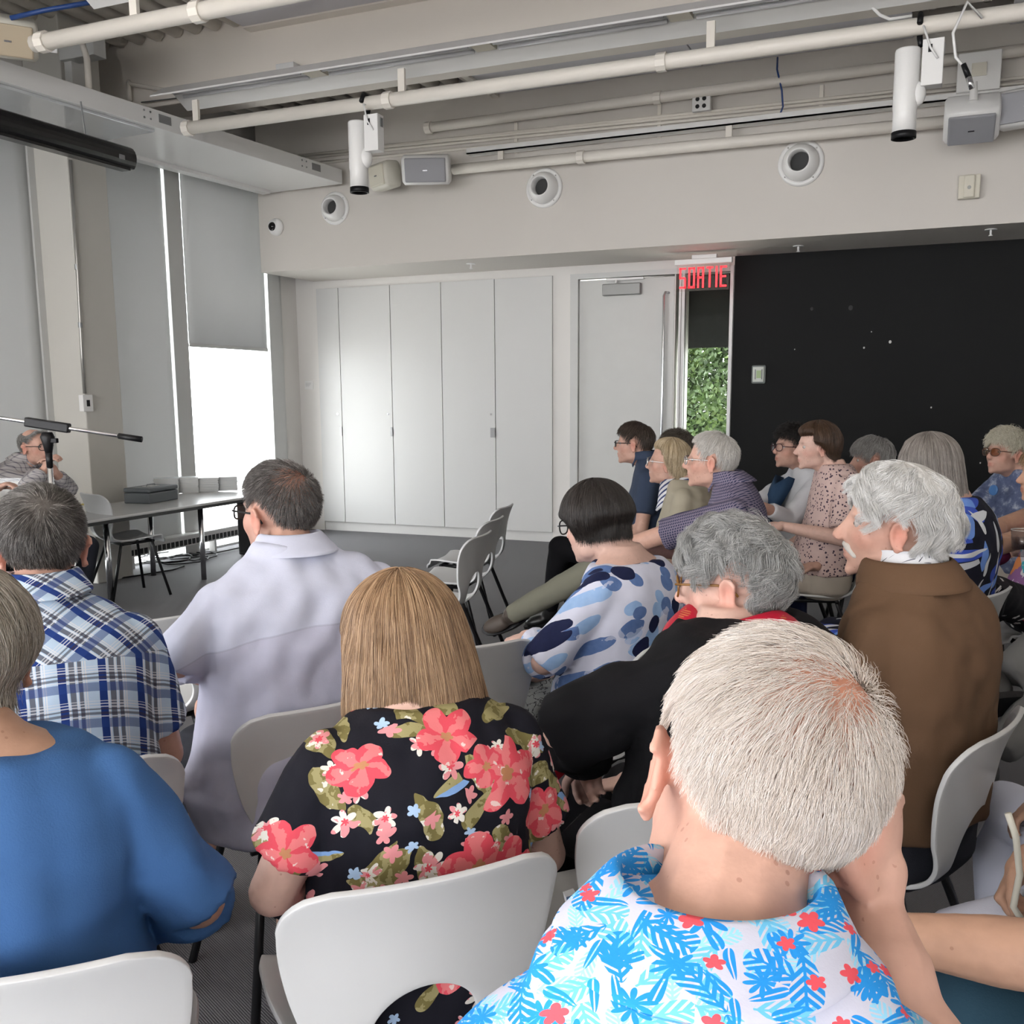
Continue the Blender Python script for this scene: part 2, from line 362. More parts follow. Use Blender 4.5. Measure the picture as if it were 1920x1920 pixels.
# beyond the glass: a dark shade over the upper part, a dark reveal, then the trees outside
zb = at_y(1320, 652, YW + .3)[2]
o = st(MB().box((sl0 - .3, YW + .30, zb), (bl + .5, YW + .31, 3.2)), 'wall_outer_shade', mat('dark_shade_cloth', (.022, .021, .02), .8)); tag(o, kind='structure')
o = st(MB().box((sl0 - .6, YW + .16, 3.2), (bl + .8, YW + .9, 3.3)).box((bl + .7, YW + .16, 0), (bl + .8, YW + .9, 3.3)).box((sl0 - .6, YW + .16, 0), (sl0 - .5, YW + .9, 3.3)), 'wall_outer_reveal', DKGREY); tag(o, kind='structure')
o = st(MB().box((-40, -40, -4.2), (40, 60, -4.0)), 'ground', mat('pale_paving', (.78, .76, .72), .9)); tag(o, kind='structure')
def tree(x, y, h, rad, n, label, seed):
    r = empty('leafy_tree', (x, y, -4.0)); tag(r, label, 'tree', 'trees outside the sidelight')
    g = np.random.default_rng(seed)
    MB().tube([(0, 0, 0), (.1, 0, h * .35), (.0, .1, h * .7), (.05, 0, h * .9)], [.16, .13, .08, .03], 8).build('trunk', mat('bark', (.06, .05, .04), .9), r, smooth=True)
    c = g.normal(size=(70, 3)); c /= np.linalg.norm(c, axis=1)[:, None]; c = c * rad * (.55 + .45 * g.random((70, 1))) * [1, 1, 1.35] + [0, 0, h * .72]
    ci = g.integers(0, 70, n); P = c[ci] + g.normal(size=(n, 3)) * .30
    a = g.normal(size=(n, 3)); a /= np.linalg.norm(a, axis=1)[:, None]; b = np.cross(a, g.normal(size=(n, 3))); b /= np.linalg.norm(b, axis=1)[:, None]
    s = (.030 + .025 * g.random((n, 1))); V = np.stack([P - a * s, P + b * s * .55, P + a * s, P - b * s * .55], 1).reshape(-1, 3)
    Fc = np.arange(n * 4).reshape(-1, 4)
    me = bpy.data.meshes.new('foliage'); me.from_pydata(V.tolist(), [], Fc.tolist())
    m, nt, p = newmat('leaf_green'); (ox, oy, oz), vec = objco(nt); nn = noise(nt, vec, 2.2, 4)
    nt.links.new(ramp(nt, nn, [(.3, (.012, .03, .005)), (.55, (.04, .08, .012)), (.75, (.13, .19, .035))]), p.inputs['Base Color']); p.inputs['Roughness'].default_value = .55
    o = link('foliage', me, r, m); o['kind'] = 'stuff'
tree(-2.35, 14.2, 8.2, 1.9, 60000, 'green leafy tree seen through the sidelight glass', 1)
tree(-7.4, 18.2, 9.0, 2.0, 30000, 'leafy tree glimpsed through the narrow strip by the door', 2)
# ------------------------------------------------------------------ ceiling structure
st(MB().box((-6.6, 6.7, 3.84), (3.1, 7.05, 4.42)), 'ceiling_beam', BEIGE, bevel=.01); tag(bpy.data.objects['ceiling_beam'], kind='structure')
st(MB().box((-6.6, 3.5, 3.84), (3.1, 3.9, 4.42)), 'ceiling_beam', BEIGE, bevel=.01)
for o in bpy.data.objects:
    if o.name.startswith('ceiling_beam'): o['kind'] = 'structure'
pn = empty('acoustic_ceiling', (0, 0, 4.28)); tag(pn, kind='structure')
for x0, x1, y0, y1, z in ((-5.0, -2.6, 3.95, 6.6, 0), (-2.58, -.2, 3.95, 6.6, 0), (-.18, 2.9, 3.95, 6.6, 0), (-3.75, -1.9, 7.06, 8.50, -.14), (-1.89, -.3, 7.06, 8.50, -.14), (.35, 2.9, 7.06, 8.50, -.14)):
    MB().box((x0, y0, z), (x1, y1, z + .03)).build('acoustic_panel', LAV, pn, bevel=.004)
MB().box((-5.0, 6.60, -.01), (2.9, 6.72, .04)).build('edge_strip', BEIGE, pn)
MB().box((-3.78, 7.05, -.16), (-3.72, 8.53, .14)).build('edge_strip', PIPEW, pn)
dk = empty('corrugated_ceiling', (0, 0, 4.3)); tag(dk, kind='structure')
for (x0, x1, y0, y1, z) in ((-6.55, -5.02, 3.95, 6.68, .02), (-6.55, -3.78, 7.06, 8.52, -.05), (-.28, .34, 7.06, 8.52, .02)):
    n = int((x1 - x0) / .19)
    for i in range(n):
        x = x0 + .19 * (i + .5)
        MB().cone((x, y0, z + .06), .062, (x, y1, z + .06), .062, 10).build('deck_rib', PIPEW, dk, smooth=True)
    MB().box((x0, y0, z + .07), (x1, y1, z + .09)).build('deck_sheet', DKGREY, dk)
# white boxed duct with light panel
A0, A1 = np.array([-5.72, 3.2]), np.array([-5.306, 8.42]); dd = nrm(A1 - A0); nn_ = np.array([-dd[1], dd[0]]); L = np.linalg.norm(A1 - A0)
ang = math.atan2(dd[1], dd[0])
bx = empty('boxed_light_beam', (A0[0], A0[1], 3.5), ang); tag(bx, 'long white boxed beam with flush light panel below the ceiling', 'light box')
MB().box((0, 0, 0), (L, .90, .13)).build('housing', METW, bx, bevel=.004)
MB().box((.1, .05, -.02), (L - 2.25, .80, 0)).build('light_panel', mat('glossy_acrylic', (.62, .64, .65), .12, coat=.5), bx, bevel=.004)
MB().box((L - 2.2, .80, -.03), (L - .1, .90, .0)).build('lower_lip', METW, bx)
for k, s in enumerate((L - 2.35, L - .55)):
    MB().box((s + .10, -.003, .045), (s + .22, .001, .105)).build('rating_plate', mat('plate_grey', (.25, .25, .25), .4), bx)
    for q in range(4): MB().cone((s - .04 + (q % 2) * .06, -.004, .05 + (q // 2) * .05), .008, (s - .04 + (q % 2) * .06, .001, .05 + (q // 2) * .05), .008, 8).build('bolt', GREYM, bx)
# black projection screen housing
s0, s1 = at_z(-140, 190, 3.2), at_z(243, 300, 3.2); v = s1 - s0; L2 = np.linalg.norm(v)
sc = empty('projection_screen', tuple(s0), math.atan2(v[1], v[0])); tag(sc, 'black rolled up projection screen housing hanging below the white beam', 'projection screen')
R_ = [np.array([(x, .07 * math.cos(t), .085 * math.sin(t) if math.sin(t) > -.6 else -.07) for t in np.arange(20) * math.pi / 10]) for x in (0, .01, L2 - .01, L2)]
MB().rings(R_).build('housing', mat('screen_black', (.004, .004, .0045), .28), sc, smooth=False, bevel=.003)
MB().box((0, -.05, -.088), (L2 - .05, .03, -.07)).build('weight_bar', mat('screen_bar', (.02, .02, .021), .25, metal=.3), sc)
MB().box((L2 - .17, -.0725, -.03), (L2 - .12, -.068, .0)).build('maker_plate', mat('plate_silver', (.3, .3, .3), .3), sc)
for x in (.4, L2 - .4): MB().tube([(x, 0, .08), (x, .02, .3)], .006).build('hanger', GREYM, sc)
# pipes and rails along the ceiling
def pipe(pts, r, name, label, m=PIPEW, couplers=(), k=10, cat='pipe'):
    c = np.asarray(pts[0], float); ro = empty(name, tuple(c)); tag(ro, label, cat)
    MB().tube([np.asarray(p) - c for p in pts], r, k).build('tube', m, ro, smooth=True)
    for t in couplers:
        a, b = np.asarray(pts[0], float), np.asarray(pts[-1], float); q = a + (b - a) * t - c; d = nrm(b - a) * .03
        MB().cone(q - d, r * 1.25, q + d, r * 1.25, k).build('coupling', m, ro, smooth=False)
    return ro
mp = pipe([(-5.30, 6.26, 3.5), (3.0, 6.26, 3.5)], .045, 'lighting_pipe', 'thick white lighting pipe that both spotlights hang from', couplers=(.002, .21, .44, .72))
for x in (-5.2, -3.45, -1.35, .9): MB().box((x - .025 + 5.30, -.012, .03), (x + .025 + 5.30, .012, .19)).build('stem', PIPEW, mp)
p1 = pipe([(-4.85, 4.48, 3.5), (3.0, 4.48, 3.5)], .045, 'lighting_pipe', 'white ceiling pipe beside the speaker in the window corner', couplers=(.01, .15))
for x in (-4.1, -2.2): MB().box((x - .025 + 4.85, -.012, .03), (x + .025 + 4.85, .012, .20)).build('stem', PIPEW, p1)
def fixture(y, z, x0, x1, label):
    r = empty('fluorescent_fixture', (x0, y, z)); tag(r, label, 'light fixture', 'fluorescent fixtures'); L_ = x1 - x0
    MB().add([(0, -.2, 0), (0, -.2, .012), (0, -.06, .10), (0, .06, .10), (0, .2, .012), (0, .2, 0), (0, .05, .085), (0, -.05, .085)] + [(L_, -.2, 0), (L_, -.2, .012), (L_, -.06, .10), (L_, .06, .10), (L_, .2, .012), (L_, .2, 0), (L_, .05, .085), (L_, -.05, .085)],
             [(i, (i + 1) % 8, (i + 1) % 8 + 8, i + 8) for i in range(8)] + [tuple(range(7, -1, -1)), tuple(range(8, 16))]).build('reflector', METW, r)
    for i in range(int(L_ / 1.3)):
        for s in (-.05, .05):
            MB().cone((.1 + i * 1.3, s, .055), .014, (1.22 + i * 1.3, s, .055), .014, 8).build('lamp_tube', mat('lamp_tube', (.72, .72, .74), .25), r, smooth=True)
        MB().box((1.24 + i * 1.3, -.06, .05), (1.38 + i * 1.3, .06, .075)).build('lamp_holder', mat('lampholder', (.62, .57, .47), .5), r)
fixture(6.26, 3.69, -5.45, 3.0, 'long white fluorescent trough above the main lighting pipe')
fixture(4.50, 3.72, -4.6, 3.0, 'white fluorescent trough above the pipe in the window corner')
# pipes and conduits on the soffit wall; pixel pairs give height on the wall plane
def wp(px, py, dy=.05): q = at_y(px, py, YS - dy); return (q[0], YS - dy, q[2])
def wline(a, b, r, label, dy=.04, name='conduit', cpl=()):
    p, q = wp(*a, dy), wp(*b, dy); pipe([p, (q[0], p[1], (p[2] + q[2]) / 2 * 0 + q[2])], r, name, label, couplers=cpl)
wline((800, 240), (2000, 83), .042, 'upper thick white pipe along the soffit wall', .10, 'wall_pipe', (.004, .42))
wline((690, 277), (2000, 137), .013, 'top thin conduit of the bundle along the soffit', .02)
wline((560, 292), (2000, 147), .013, 'second thin conduit of the bundle along the soffit', .02)
wline((560, 297), (2000, 157), .013, 'third thin conduit of the bundle along the soffit', .02)
wline((600, 305), (2000, 167), .013, 'lowest thin conduit of the bundle along the soffit', .02)
wline((850, 318), (2000, 206), .045, 'lower thick white pipe carrying the wall speakers', .16, 'wall_pipe', (.25,))
p, q = wp(880, 292, .11), wp(2000, 178, .11)
tr = empty('cable_tray', p); tag(tr, 'white cable tray running along the soffit wall', 'cable tray')
MB().box((0, -.06, 0), (q[0] - p[0], .06, .012)).box((0, -.06, 0), (q[0] - p[0], -.05, .05)).build('tray', METW, tr)
for x in (.3, 2.3, 4.6): MB().box((x, -.05, -.09), (x + .05, -.02, .0)).build('stem', PIPEW, tr)
for k in (.4, 1.7, 3.0, 4.6): MB().box((k, .09, .0), (k + .03, .105, .26)).build('clamp', PIPEW, tr)
# conduit on the beam face
bp = lambda px, py, y=6.66: tuple(at_y(px, py, y))
pipe([bp(240, 152), bp(246, 158), bp(275, 163), bp(330, 172), bp(380, 168), bp(480, 150), bp(540, 142)], .016, 'conduit', 'bent white conduit leading to the box on the beam')
pipe([bp(570, 158), bp(950, 103), bp(2000, -60)], .014, 'conduit', 'white conduit along the lower edge of the big beam')
pipe([bp(241, 155), bp(243, 190)], .02, 'conduit_drop', 'short vertical conduit stub beside the white beam', cat='conduit')
pipe([bp(265, 192), bp(380, 178), bp(470, 182), bp(535, 170)], .005, 'cable', 'thin grey cable sagging along the beam', GREYM, cat='cable')
pipe([bp(152, 75, 5.6), bp(163, 110, 5.6), bp(167, 168, 5.6)], .022, 'conduit_drop', 'curved white conduit dropping into the white boxed beam', cat='conduit')
b = bp(547, 140); o = MB().cbox((0, -.04, 0), (.16, .10, .12)).build('junction_box', METW, None, bevel=.006); o.location = b; tag(o, 'white junction box on the face of the big beam', 'junction box')
b = bp(553, 160); o = MB().cbox((0, -.05, 0), (.12, .08, .09)).build('outlet_box', mat('galvanised', (.30, .30, .30), .4, metal=.6), None, bevel=.004); o.location = b; tag(o, 'grey metal outlet box with a plug below the junction box', 'outlet')
MB().cbox((-.03, -.10, 0), (.05, .03, .05)).build('plug', BLACK, o)
b = at_x(155, 135, -5.9); o = MB().box((-.05, -.10, -.28), (.02, .02, .20)).box((-.05, -.14, .02), (.28, -.02, .2)).build('beam_bracket', FR, None, bevel=.004); o.location = tuple(at_d(150, 128, 7.3)); tag(o, 'grey painted steel bracket above the white boxed beam', 'bracket')
# four-gang socket plate, switch cover, sounder
def plate(px, py, w, h, d, name, label, cat, m=METW, dy=.02):
    c = wp(px, py, dy); o = MB().box((-w / 2, -d, -h / 2), (w / 2, 0, h / 2)).build(name, m, None, bevel=.006); o.location = c; return tag(o, label, cat)
o = plate(1317, 195, .15, .13, .05, 'socket_plate', 'white four-hole microphone socket plate on the soffit', 'socket', dy=.06)
for x in (-.03, .025):
    for z in (-.028, .028): MB().cone((x, -.052, z), .017, (x, -.045, z), .017, 12).build('socket_hole', BLACK, o)
o = plate(1835, 139, .29, .27, .08, 'access_point', 'square white wireless box on the soffit pipes', 'network box', dy=.12)
MB().cbox((0, -.084, .01), (.10, .012, .09)).build('badge', mat('badge_cream', (.74, .70, .60), .5), o)
o = plate(1817, 352, .15, .17, .05, 'alarm_sounder', 'small cream alarm sounder on the soffit wall', 'alarm', mat('cream_plastic', (.70, .66, .55), .45))
MB().cbox((.0, -.06, 0), (.075, .03, .165)).build('front_cover', mat('cream_plastic', (.70, .66, .55), .45), o, bevel=.01)
MB().cone((0, -.077, -.01), .014, (0, -.074, -.01), .014, 12).build('sensor', mat('sensor_grey', (.4, .39, .36), .5), o)
# blue data cables
BLUE = mat('blue_cable', (.02, .06, .22), .45)
pipe([wp(1458, 108, .06), wp(1457, 130, .13), wp(1466, 170, .13), wp(1468, 200, .08), wp(1462, 216, .1)], .007, 'data_cable', 'blue data cable looping down the soffit wall', BLUE, cat='cable')
pipe([wp(1255, 243, .1), wp(1300, 235, .1), wp(1370, 226, .1), wp(1462, 217, .1)], .008, 'data_cable', 'blue data cable lying along the cable tray', BLUE, cat='cable')
pipe([tuple(at_d(20, 34, 5.9)), tuple(at_d(80, 20, 5.9)), tuple(at_d(240, -8, 5.9))], .014, 'data_cable', 'thick bundle of blue cable above the corner speaker', BLUE, cat='cable')
# air nozzles
def nozzle(px, py, R, yaw, label):
    c = wp(px, py, 0.0); r = empty('air_nozzle', c); tag(r, label, 'air vent', 'round air nozzles on the soffit')
    MB().lathe([(R, 0), (R, .012), (R * .93, .022), (R * .80, .024), (R * .80, .0)], (0, 0, 0), (0, -1, 0), 36).build('flange', METW, r, smooth=True)
    ax = nrm((-math.sin(yaw), -math.cos(yaw), 0))
    MB().lathe([(R * .78, -.02), (R * .80, .02), (R * .76, .06), (R * .66, .10), (R * .52, .125), (R * .48, .13), (R * .45, .125), (R * .44, .02)], (0, 0, 0), ax, 36, False).build('ball_nozzle', METW, r, smooth=True)
    MB().lathe([(R * .46, .0), (R * .46, .03)], (0, 0, 0), ax, 24).build('throat', DKGREY, r)
    for k in range(4):
        t = k * math.pi / 2 + .7; MB().cone((R * .87 * math.cos(t), -.02, R * .87 * math.sin(t)), .007, (R * .87 * math.cos(t), -.027, R * .87 * math.sin(t)), .006, 8).build('screw', CHROME, r)
nozzle(629, 391, .155, -.10, 'white round air nozzle nearest the window wall')
nozzle(1021, 353, .17, .0, 'white round air nozzle above the storage cabinets')
nozzle(1502, 306, .18, .05, 'white round air nozzle above the black wall')
c = wp(519, 426, 0); r = empty('security_camera', c); tag(r, 'small white dome security camera on the soffit corner', 'camera')
MB().lathe([(.085, 0), (.085, .02), (.07, .05), (.03, .06)], (0, 0, 0), (0, -1, 0), 28).build('base', METW, r, smooth=True)
MB().ell((-.015, -.045, 0), (.045, .045, .045)).build('dome', mat('dome_black', (.01, .01, .01), .08), r, smooth=True)
# sprinklers under the soffit
for px, py in ((883, 494), (1858, 430), (1497, 461)):
    q = at_z(px, py, 2.75); r = empty('sprinkler', tuple(q)); tag(r, {883: 'small white sprinkler head above the cabinets', 1858: 'small sprinkler head above the black wall by the frame edge', 1497: 'small sprinkler head above the black wall near the exit'}[px], 'sprinkler', 'sprinkler heads')
    MB().lathe([(.045, 0), (.045, -.006)], k=16).build('escutcheon', METW, r); MB().lathe([(.008, -.006), (.008, -.04), (.016, -.045), (.016, -.05)], k=10).build('head', METW, r)
# wall speakers and spotlights
def speaker_box(name, label, c, rot, w, h, d, grille, mt=METW):
    r = empty(name, tuple(c)); r.rotation_euler = rot; tag(r, label, 'speaker')
    R_ = []
    for x, s in ((-w / 2, .80), (-w / 2 + .02, .97), (w / 2 - .02, .97), (w / 2, .80)):
        R_.append(np.array([(x, math.copysign(abs(math.cos(t)) ** .45, math.cos(t)) * d / 2 * s, math.copysign(abs(math.sin(t)) ** .45, math.sin(t)) * h / 2 * s) for t in np.arange(24) * math.pi / 12]))
    MB().rings(R_).build('cabinet', mt, r, smooth=True)
    MB().box((-w / 2 + .03, -d / 2 - .012, -h / 2 + .03), (w / 2 - .03, -d / 2 + .01, h / 2 - .03)).build('grille', grille, r, bevel=.01)
    MB().box((-.02, -d / 2 - .014, -.008), (.02, -d / 2 - .012, .002)).build('badge', CHROME, r)
    return r
GR = mat('speaker_grille_grey', (.36, .36, .38), .55, bs=.3, bscale=400)
r = speaker_box('wall_speaker', 'grey fronted white wall speaker beside the hanging spotlight', at_y(800, 318, 8.15), (.25, 0, .35), .42, .26, .22, GR)
MB().cone((0, .1, 0), .03, (0, .25, 0), .03).build('mount', METW, r)
r = speaker_box('wall_speaker', 'cream back of the speaker tucked behind the grey fronted one', at_y(722, 330, 8.22), (.1, 0, -.5), .30, .24, .18, mat('cream_plastic', (.70, .66, .55), .45), mat('ivory_plastic', (.70, .67, .58), .45))
r = speaker_box('wall_speaker', 'white wedge speaker with grey underside hanging under the soffit pipes', at_y(1822, 222, 8.0), (.95, 0, 0), .36, .30, .22, GR)
MB().cone((0, .0, .15), .03, (0, .1, .22), .02).build('mount', METW, r)
r = speaker_box('wall_speaker', 'grey speaker cut off by the upper frame edge', at_y(1935, 200, 8.0), (.1, 0, -.3), .42, .26, .22, GR)
r = speaker_box('corner_speaker', 'cream loudspeaker on the ceiling pipe in the upper window corner', at_d(12, 68, 6.0), (.5, 0, .9), .34, .24, .2, mat('tan_grille', (.55, .46, .33), .6), mat('ivory_plastic', (.70, .67, .58), .45))
MB().box((.1, -.03, -.05), (.28, .0, .05)).build('bracket', METW, r, bevel=.005); MB().cone((.16, -.05, .03), .035, (.16, -.08, .03), .03, 16).build('knob', METW, r, smooth=True)
def spotlight(x, label):
    r = empty('spotlight', (x, 6.26, 3.5)); tag(r, label, 'spotlight', 'hanging spotlights')
    bx_ = .0
    MB().lathe([(.064, -.10), (.067, -.11), (.067, -.40), (.063, -.43), (.063, -.535)], (-.055, -.02, -.02), (0, 0, 1), 28).build('barrel', METW, r, smooth=True)
    MB().lathe([(.066, -.555), (.067, -.59), (.057, -.592), (.055, -.56)], (-.055, -.02, 0), (0, 0, 1), 28).build('black_rim', BLACK, r, smooth=True)
    MB().lathe([(.054, -.58), (.054, -.575)], (-.055, -.02, 0), (0, 0, 1), 20).build('lens', mat('lens_dark', (.01, .01, .01), .1), r)
    MB().ell((.0, -.02, -.36), (.05, .045, .07)).build('swivel', METW, r, smooth=True)
    MB().box((.02, -.065, -.33), (.13, .02, -.09)).build('driver_box', METW, r, bevel=.004)
    MB().box((.132, -.03, -.17), (.135, .0, -.11)).build('driver_label', GREYM, r); MB().box((.05, -.068, -.16), (.07, -.064, -.12)).build('switch', BLACK, r)
    MB().tube([(0.0, -.055, .0), (0, -.02, .055), (0, .04, .05), (.0, .055, 0), (0, .03, -.05), (.01, 0, -.10)], .016, 8).build('clamp', BLACK, r, smooth=True)
    MB().tube([(.03, 0, -.02), (.02, -.06, -.02), (.06, -.08, -.14), (.10, -.075, -.2)], .006, 6).build('power_cord', METW, r, smooth=True)
    return r
spotlight(-3.74, 'white cylinder spotlight hanging above the storage cabinets'); spotlight(-.19, 'white cylinder spotlight hanging high above the black wall')
r = empty('cable_plug', (0.02, 6.20, 3.5)); tag(r, 'white cable with black and silver plug dangling from the pipe', 'cable')
MB().tube([(.10, 0, -.02), (.02, -.06, .05), (-.04, -.07, -.1), (-.02, -.06, -.22), (.02, -.06, -.27)], .008, 6).build('cord', METW, r, smooth=True)
MB().cone((.02, -.06, -.26), .014, (.05, -.06, -.33), .016, 10).build('plug_sleeve', BLACK, r, smooth=True); MB().cone((.05, -.06, -.33), .016, (.07, -.06, -.39), .016, 10).build('plug_tip', CHROME, r, smooth=True)
r = pipe([tuple(at_d(1615, -6, 5.7)), tuple(at_d(1650, 28, 5.7)), tuple(at_d(1668, 36, 5.65)), tuple(at_d(1710, 30, 5.6))], .009, 'cable', 'white cable sagging from the ceiling onto the main pipe', METW, cat='cable')
# exit sign: clear panel with lit red lettering
e0 = at_y(1318, 521, 9.0); r = empty('exit_sign', tuple(e0)); tag(r, 'clear hanging exit sign with lit red letters SORTIE', 'sign')
sw = .47; MB().box((-sw / 2, 0, -.11), (sw / 2, .008, .13)).build('clear_panel', glass('acrylic', (.93, .88, .88)), r)
MB().box((-sw / 2 - .02, -.02, .12), (sw / 2 + .02, .03, .165)).build('rail', METW, r, bevel=.004); MB().box((-.10, -.02, .165), (.12, .03, .20)).build('ceiling_mount', METW, r, bevel=.004)
RED = mat('lit_red', (.8, .02, .03), .4, var=0, emit=(1.0, .02, .03), es=1.3)
LT = {'S': ['TT', 'UL', 'MM', 'LR', 'BB'], 'O': ['TT', 'BB', 'UL', 'LL', 'UR', 'LR'], 'R': ['TT', 'MM', 'UL', 'LL', 'UR', 'LR'], 'T': ['TT', 'CC'], 'I': ['CC'], 'E': ['TT', 'MM', 'BB', 'UL', 'LL']}
lm = MB(); x = -.212; h = .18; t = .0165
for ch in 'SORTIE':
    w = {'I': .018}.get(ch, .060)
    for k in LT[ch]:
        bxs = {'TT': (0, h - t, w, h), 'BB': (0, 0, w, t), 'MM': (0, h / 2 - t / 2, w * .9, h / 2 + t / 2), 'UL': (0, h / 2, t, h), 'LL': (0, 0, t, h / 2), 'UR': (w - t, h / 2, w, h), 'LR': (w - t, 0, w, h / 2), 'CC': (w / 2 - t / 2, 0, w / 2 + t / 2, h)}[k]
        lm.box((x + bxs[0], -.006, -.085 + bxs[1]), (x + bxs[2], -.001, -.085 + bxs[3]))
    x += w + .021
lm.build('lettering', RED, r)
# thermostat on the black wall, bistro table against it
c = at_y(1423, 702, YW - .012); r = empty('thermostat', (c[0], YW - .012, c[2])); tag(r, 'small clear-covered thermostat on the black wall', 'thermostat')
MB().cbox((0, -.015, 0), (.13, .03, .17)).build('clear_cover', mat('clear_cover_grey', (.20, .22, .21), .15), r, bevel=.02, seg=3); MB().cbox((0, -.035, 0), (.10, .02, .135)).build('casing', mat('thermostat_casing', (.55, .58, .52), .4), r, bevel=.004)
MB().cbox((0.005, -.047, 0), (.04, .006, .07)).build('display', mat('lcd_green', (.30, .42, .18), .4), r)
MB().box((-.03, -.047, -.045), (-.022, -.044, .045)).box((.03, -.047, -.045), (.038, -.044, .045)).build('printed_scale', mat('scale_print', (.12, .13, .12), .5), r)
r = empty('bistro_table', (at_z(1634, 822, 1.06)[0], at_z(1634, 822, 1.06)[1], 0)); tag(r, 'tall round white bistro table in front of the black wall', 'table')
MB().lathe([(.36, 1.03), (.38, 1.035), (.38, 1.06), (.36, 1.065)], k=40).build('table_top', METW, r, smooth=False); MB().lathe([(.03, .02), (.03, 1.03)], k=16).build('column', CHROME, r, smooth=True); MB().lathe([(.22, 0), (.22, .012), (.04, .03)], k=32).build('base', CHROME, r)
SC.cycles.use_adaptive_sampling = True; SC.cycles.adaptive_threshold = 0.1; SC.cycles.adaptive_min_samples = 16
SC.cycles.max_bounces = 5; SC.cycles.diffuse_bounces = 3; SC.cycles.glossy_bounces = 2; SC.cycles.transmission_bounces = 3; SC.cycles.transparent_max_bounces = 6
SC.cycles.caustics_reflective = False; SC.cycles.caustics_refractive = False
# ------------------------------------------------------------------ the shell chair
CHW = mat('chair_polypropylene', (.63, .64, .645), .38, var=.012, vs=5, spec=.4)
def chair_shell():
    prof = np.array([(.225, .405), (.222, .425), (.205, .443), (.15, .448), (.05, .438), (-.06, .430), (-.13, .432), (-.175, .448), (-.205, .49), (-.222, .55), (-.232, .62), (-.243, .69), (-.260, .75), (-.285, .805)])
    wid = np.array([.14, .16, .185, .202, .202, .185, .160, .152, .162, .185, .207, .220, .223, .21])
    s = np.concatenate([[0], np.cumsum(np.linalg.norm(np.diff(prof, axis=0), axis=1))])
    nv, nu = 72, 37; sv = np.linspace(0, s[-1], nv)
    def smooth(a):
        y = np.interp(sv, s, a)
        for _ in range(6): y[1:-1] = (y[:-2] + 2 * y[1:-1] + y[2:]) / 4
        return y
    Y, Z, Wd = smooth(prof[:, 0]), smooth(prof[:, 1]), smooth(wid)
    rem = s[-1] - sv; r = .075; m = rem < r; Wd[m] = .223 - r + np.sqrt(np.maximum(0, r * r - (r - rem[m]) ** 2)); 
    fr = sv < .05; Wd[fr] = Wd[fr]
    u = np.linspace(-1, 1, nu); SS, UU = np.meshgrid(sv, u, indexing='ij')
    Xx = UU * Wd[:, None]; isb = np.clip((Z[:, None] - .45) / .12, 0, 1)
    Yy = Y[:, None] + isb * .045 * (Xx / .25) ** 2; Zz = Z[:, None] + (1 - isb) * (.028 * (Xx / .21) ** 2 * (Y[:, None] < .19))
    sh = np.interp(.525, Z[nv // 2:], sv[nv // 2:]); dx, ds = .088, .085
    d = np.sqrt((Xx / dx) ** 2 + ((SS - sh) / ds) ** 2)
    ang = np.arctan2((SS - sh) / ds, Xx / dx)
    idx = lambda i, j: i * nu + j
    faces = []; used = set()
    for i in range(nv - 1):
        for j in range(nu - 1):
            q = [(i, j), (i, j + 1), (i + 1, j + 1), (i + 1, j)]
            if np.mean([d[a] for a in q]) < 1.0: continue
            faces.append(tuple(idx(*a) for a in q))
    cnt = {}
    for f in faces:
        for a in range(4): e = tuple(sorted((f[a], f[(a + 1) % 4]))); cnt[e] = cnt.get(e, 0) + 1
    bd = {v for e, c in cnt.items() if c == 1 for v in e}
    P = np.stack([Xx, Yy, Zz], -1).reshape(-1, 3); dd_ = d.ravel(); an = ang.ravel(); Sf = SS.ravel()
    for v in bd:
        if dd_[v] < 1.6:
            nx = dx * math.cos(an[v]); ns = sh + ds * math.sin(an[v]); y = np.interp(ns, sv, Y); z = np.interp(ns, sv, Z); b = np.clip((z - .45) / .12, 0, 1)
            P[v] = (nx, y + b * .045 * (nx / .25) ** 2, z + (1 - b) * .028 * (nx / .21) ** 2)
    keep = sorted({v for f in faces for v in f}); mp = {v: i for i, v in enumerate(keep)}
    mb = MB().add(P[keep], [tuple(mp[v] for v in f) for f in faces])
    me = evald(mb, [('SOLIDIFY', dict(thickness=.011, offset=0)), ('BEVEL', dict(width=.003, segments=2, limit_method='ANGLE', angle_limit=1.0))], 'chair_shell')
    me.polygons.foreach_set('use_smooth', [True] * len(me.polygons)); return me
SHELL = chair_shell(); SHELL.materials.append(CHW)
def leg_mesh(a, b):
    return MB().tube([a, np.asarray(a) * .9 + np.asarray(b) * .1, b], .0115, 8).mesh('leg', True)
LEGS = [leg_mesh((sx * .12, sy, .425), (sx * .215, ey, 0)) for sx in (-1, 1) for sy, ey in ((.13, .21), (-.11, -.25))]
for m_ in LEGS: m_.materials.append(BLKM)
FRM = MB().tube([(-.15, .13, .425), (.15, .13, .425)], .011).tube([(-.15, -.11, .42), (.15, -.11, .42)], .011).tube([(-.13, .13, .425), (-.13, -.11, .42)], .011).tube([(.13, .13, .425), (.13, -.11, .42)], .011).mesh('seat_frame', True); FRM.materials.append(BLKM)
FOOT = MB().lathe([(.014, 0), (.014, .02)], k=10).mesh('foot_cap'); FOOT.materials.append(BLACK)
def chair(x, y, yaw, label, group='white shell chairs'):
    r = empty('shell_chair', (x, y, 0), math.radians(yaw)); tag(r, label, 'chair', group)
    link('seat_shell', SHELL, r)
    for m_ in LEGS:
        link('leg', m_, r)
    link('seat_frame', FRM, r); return r
def spot_on_shell(r, p, s, m):
    MB().ell(p, (s, .002, s * .6), k=10, m=5).build('scuff_mark', m, r)
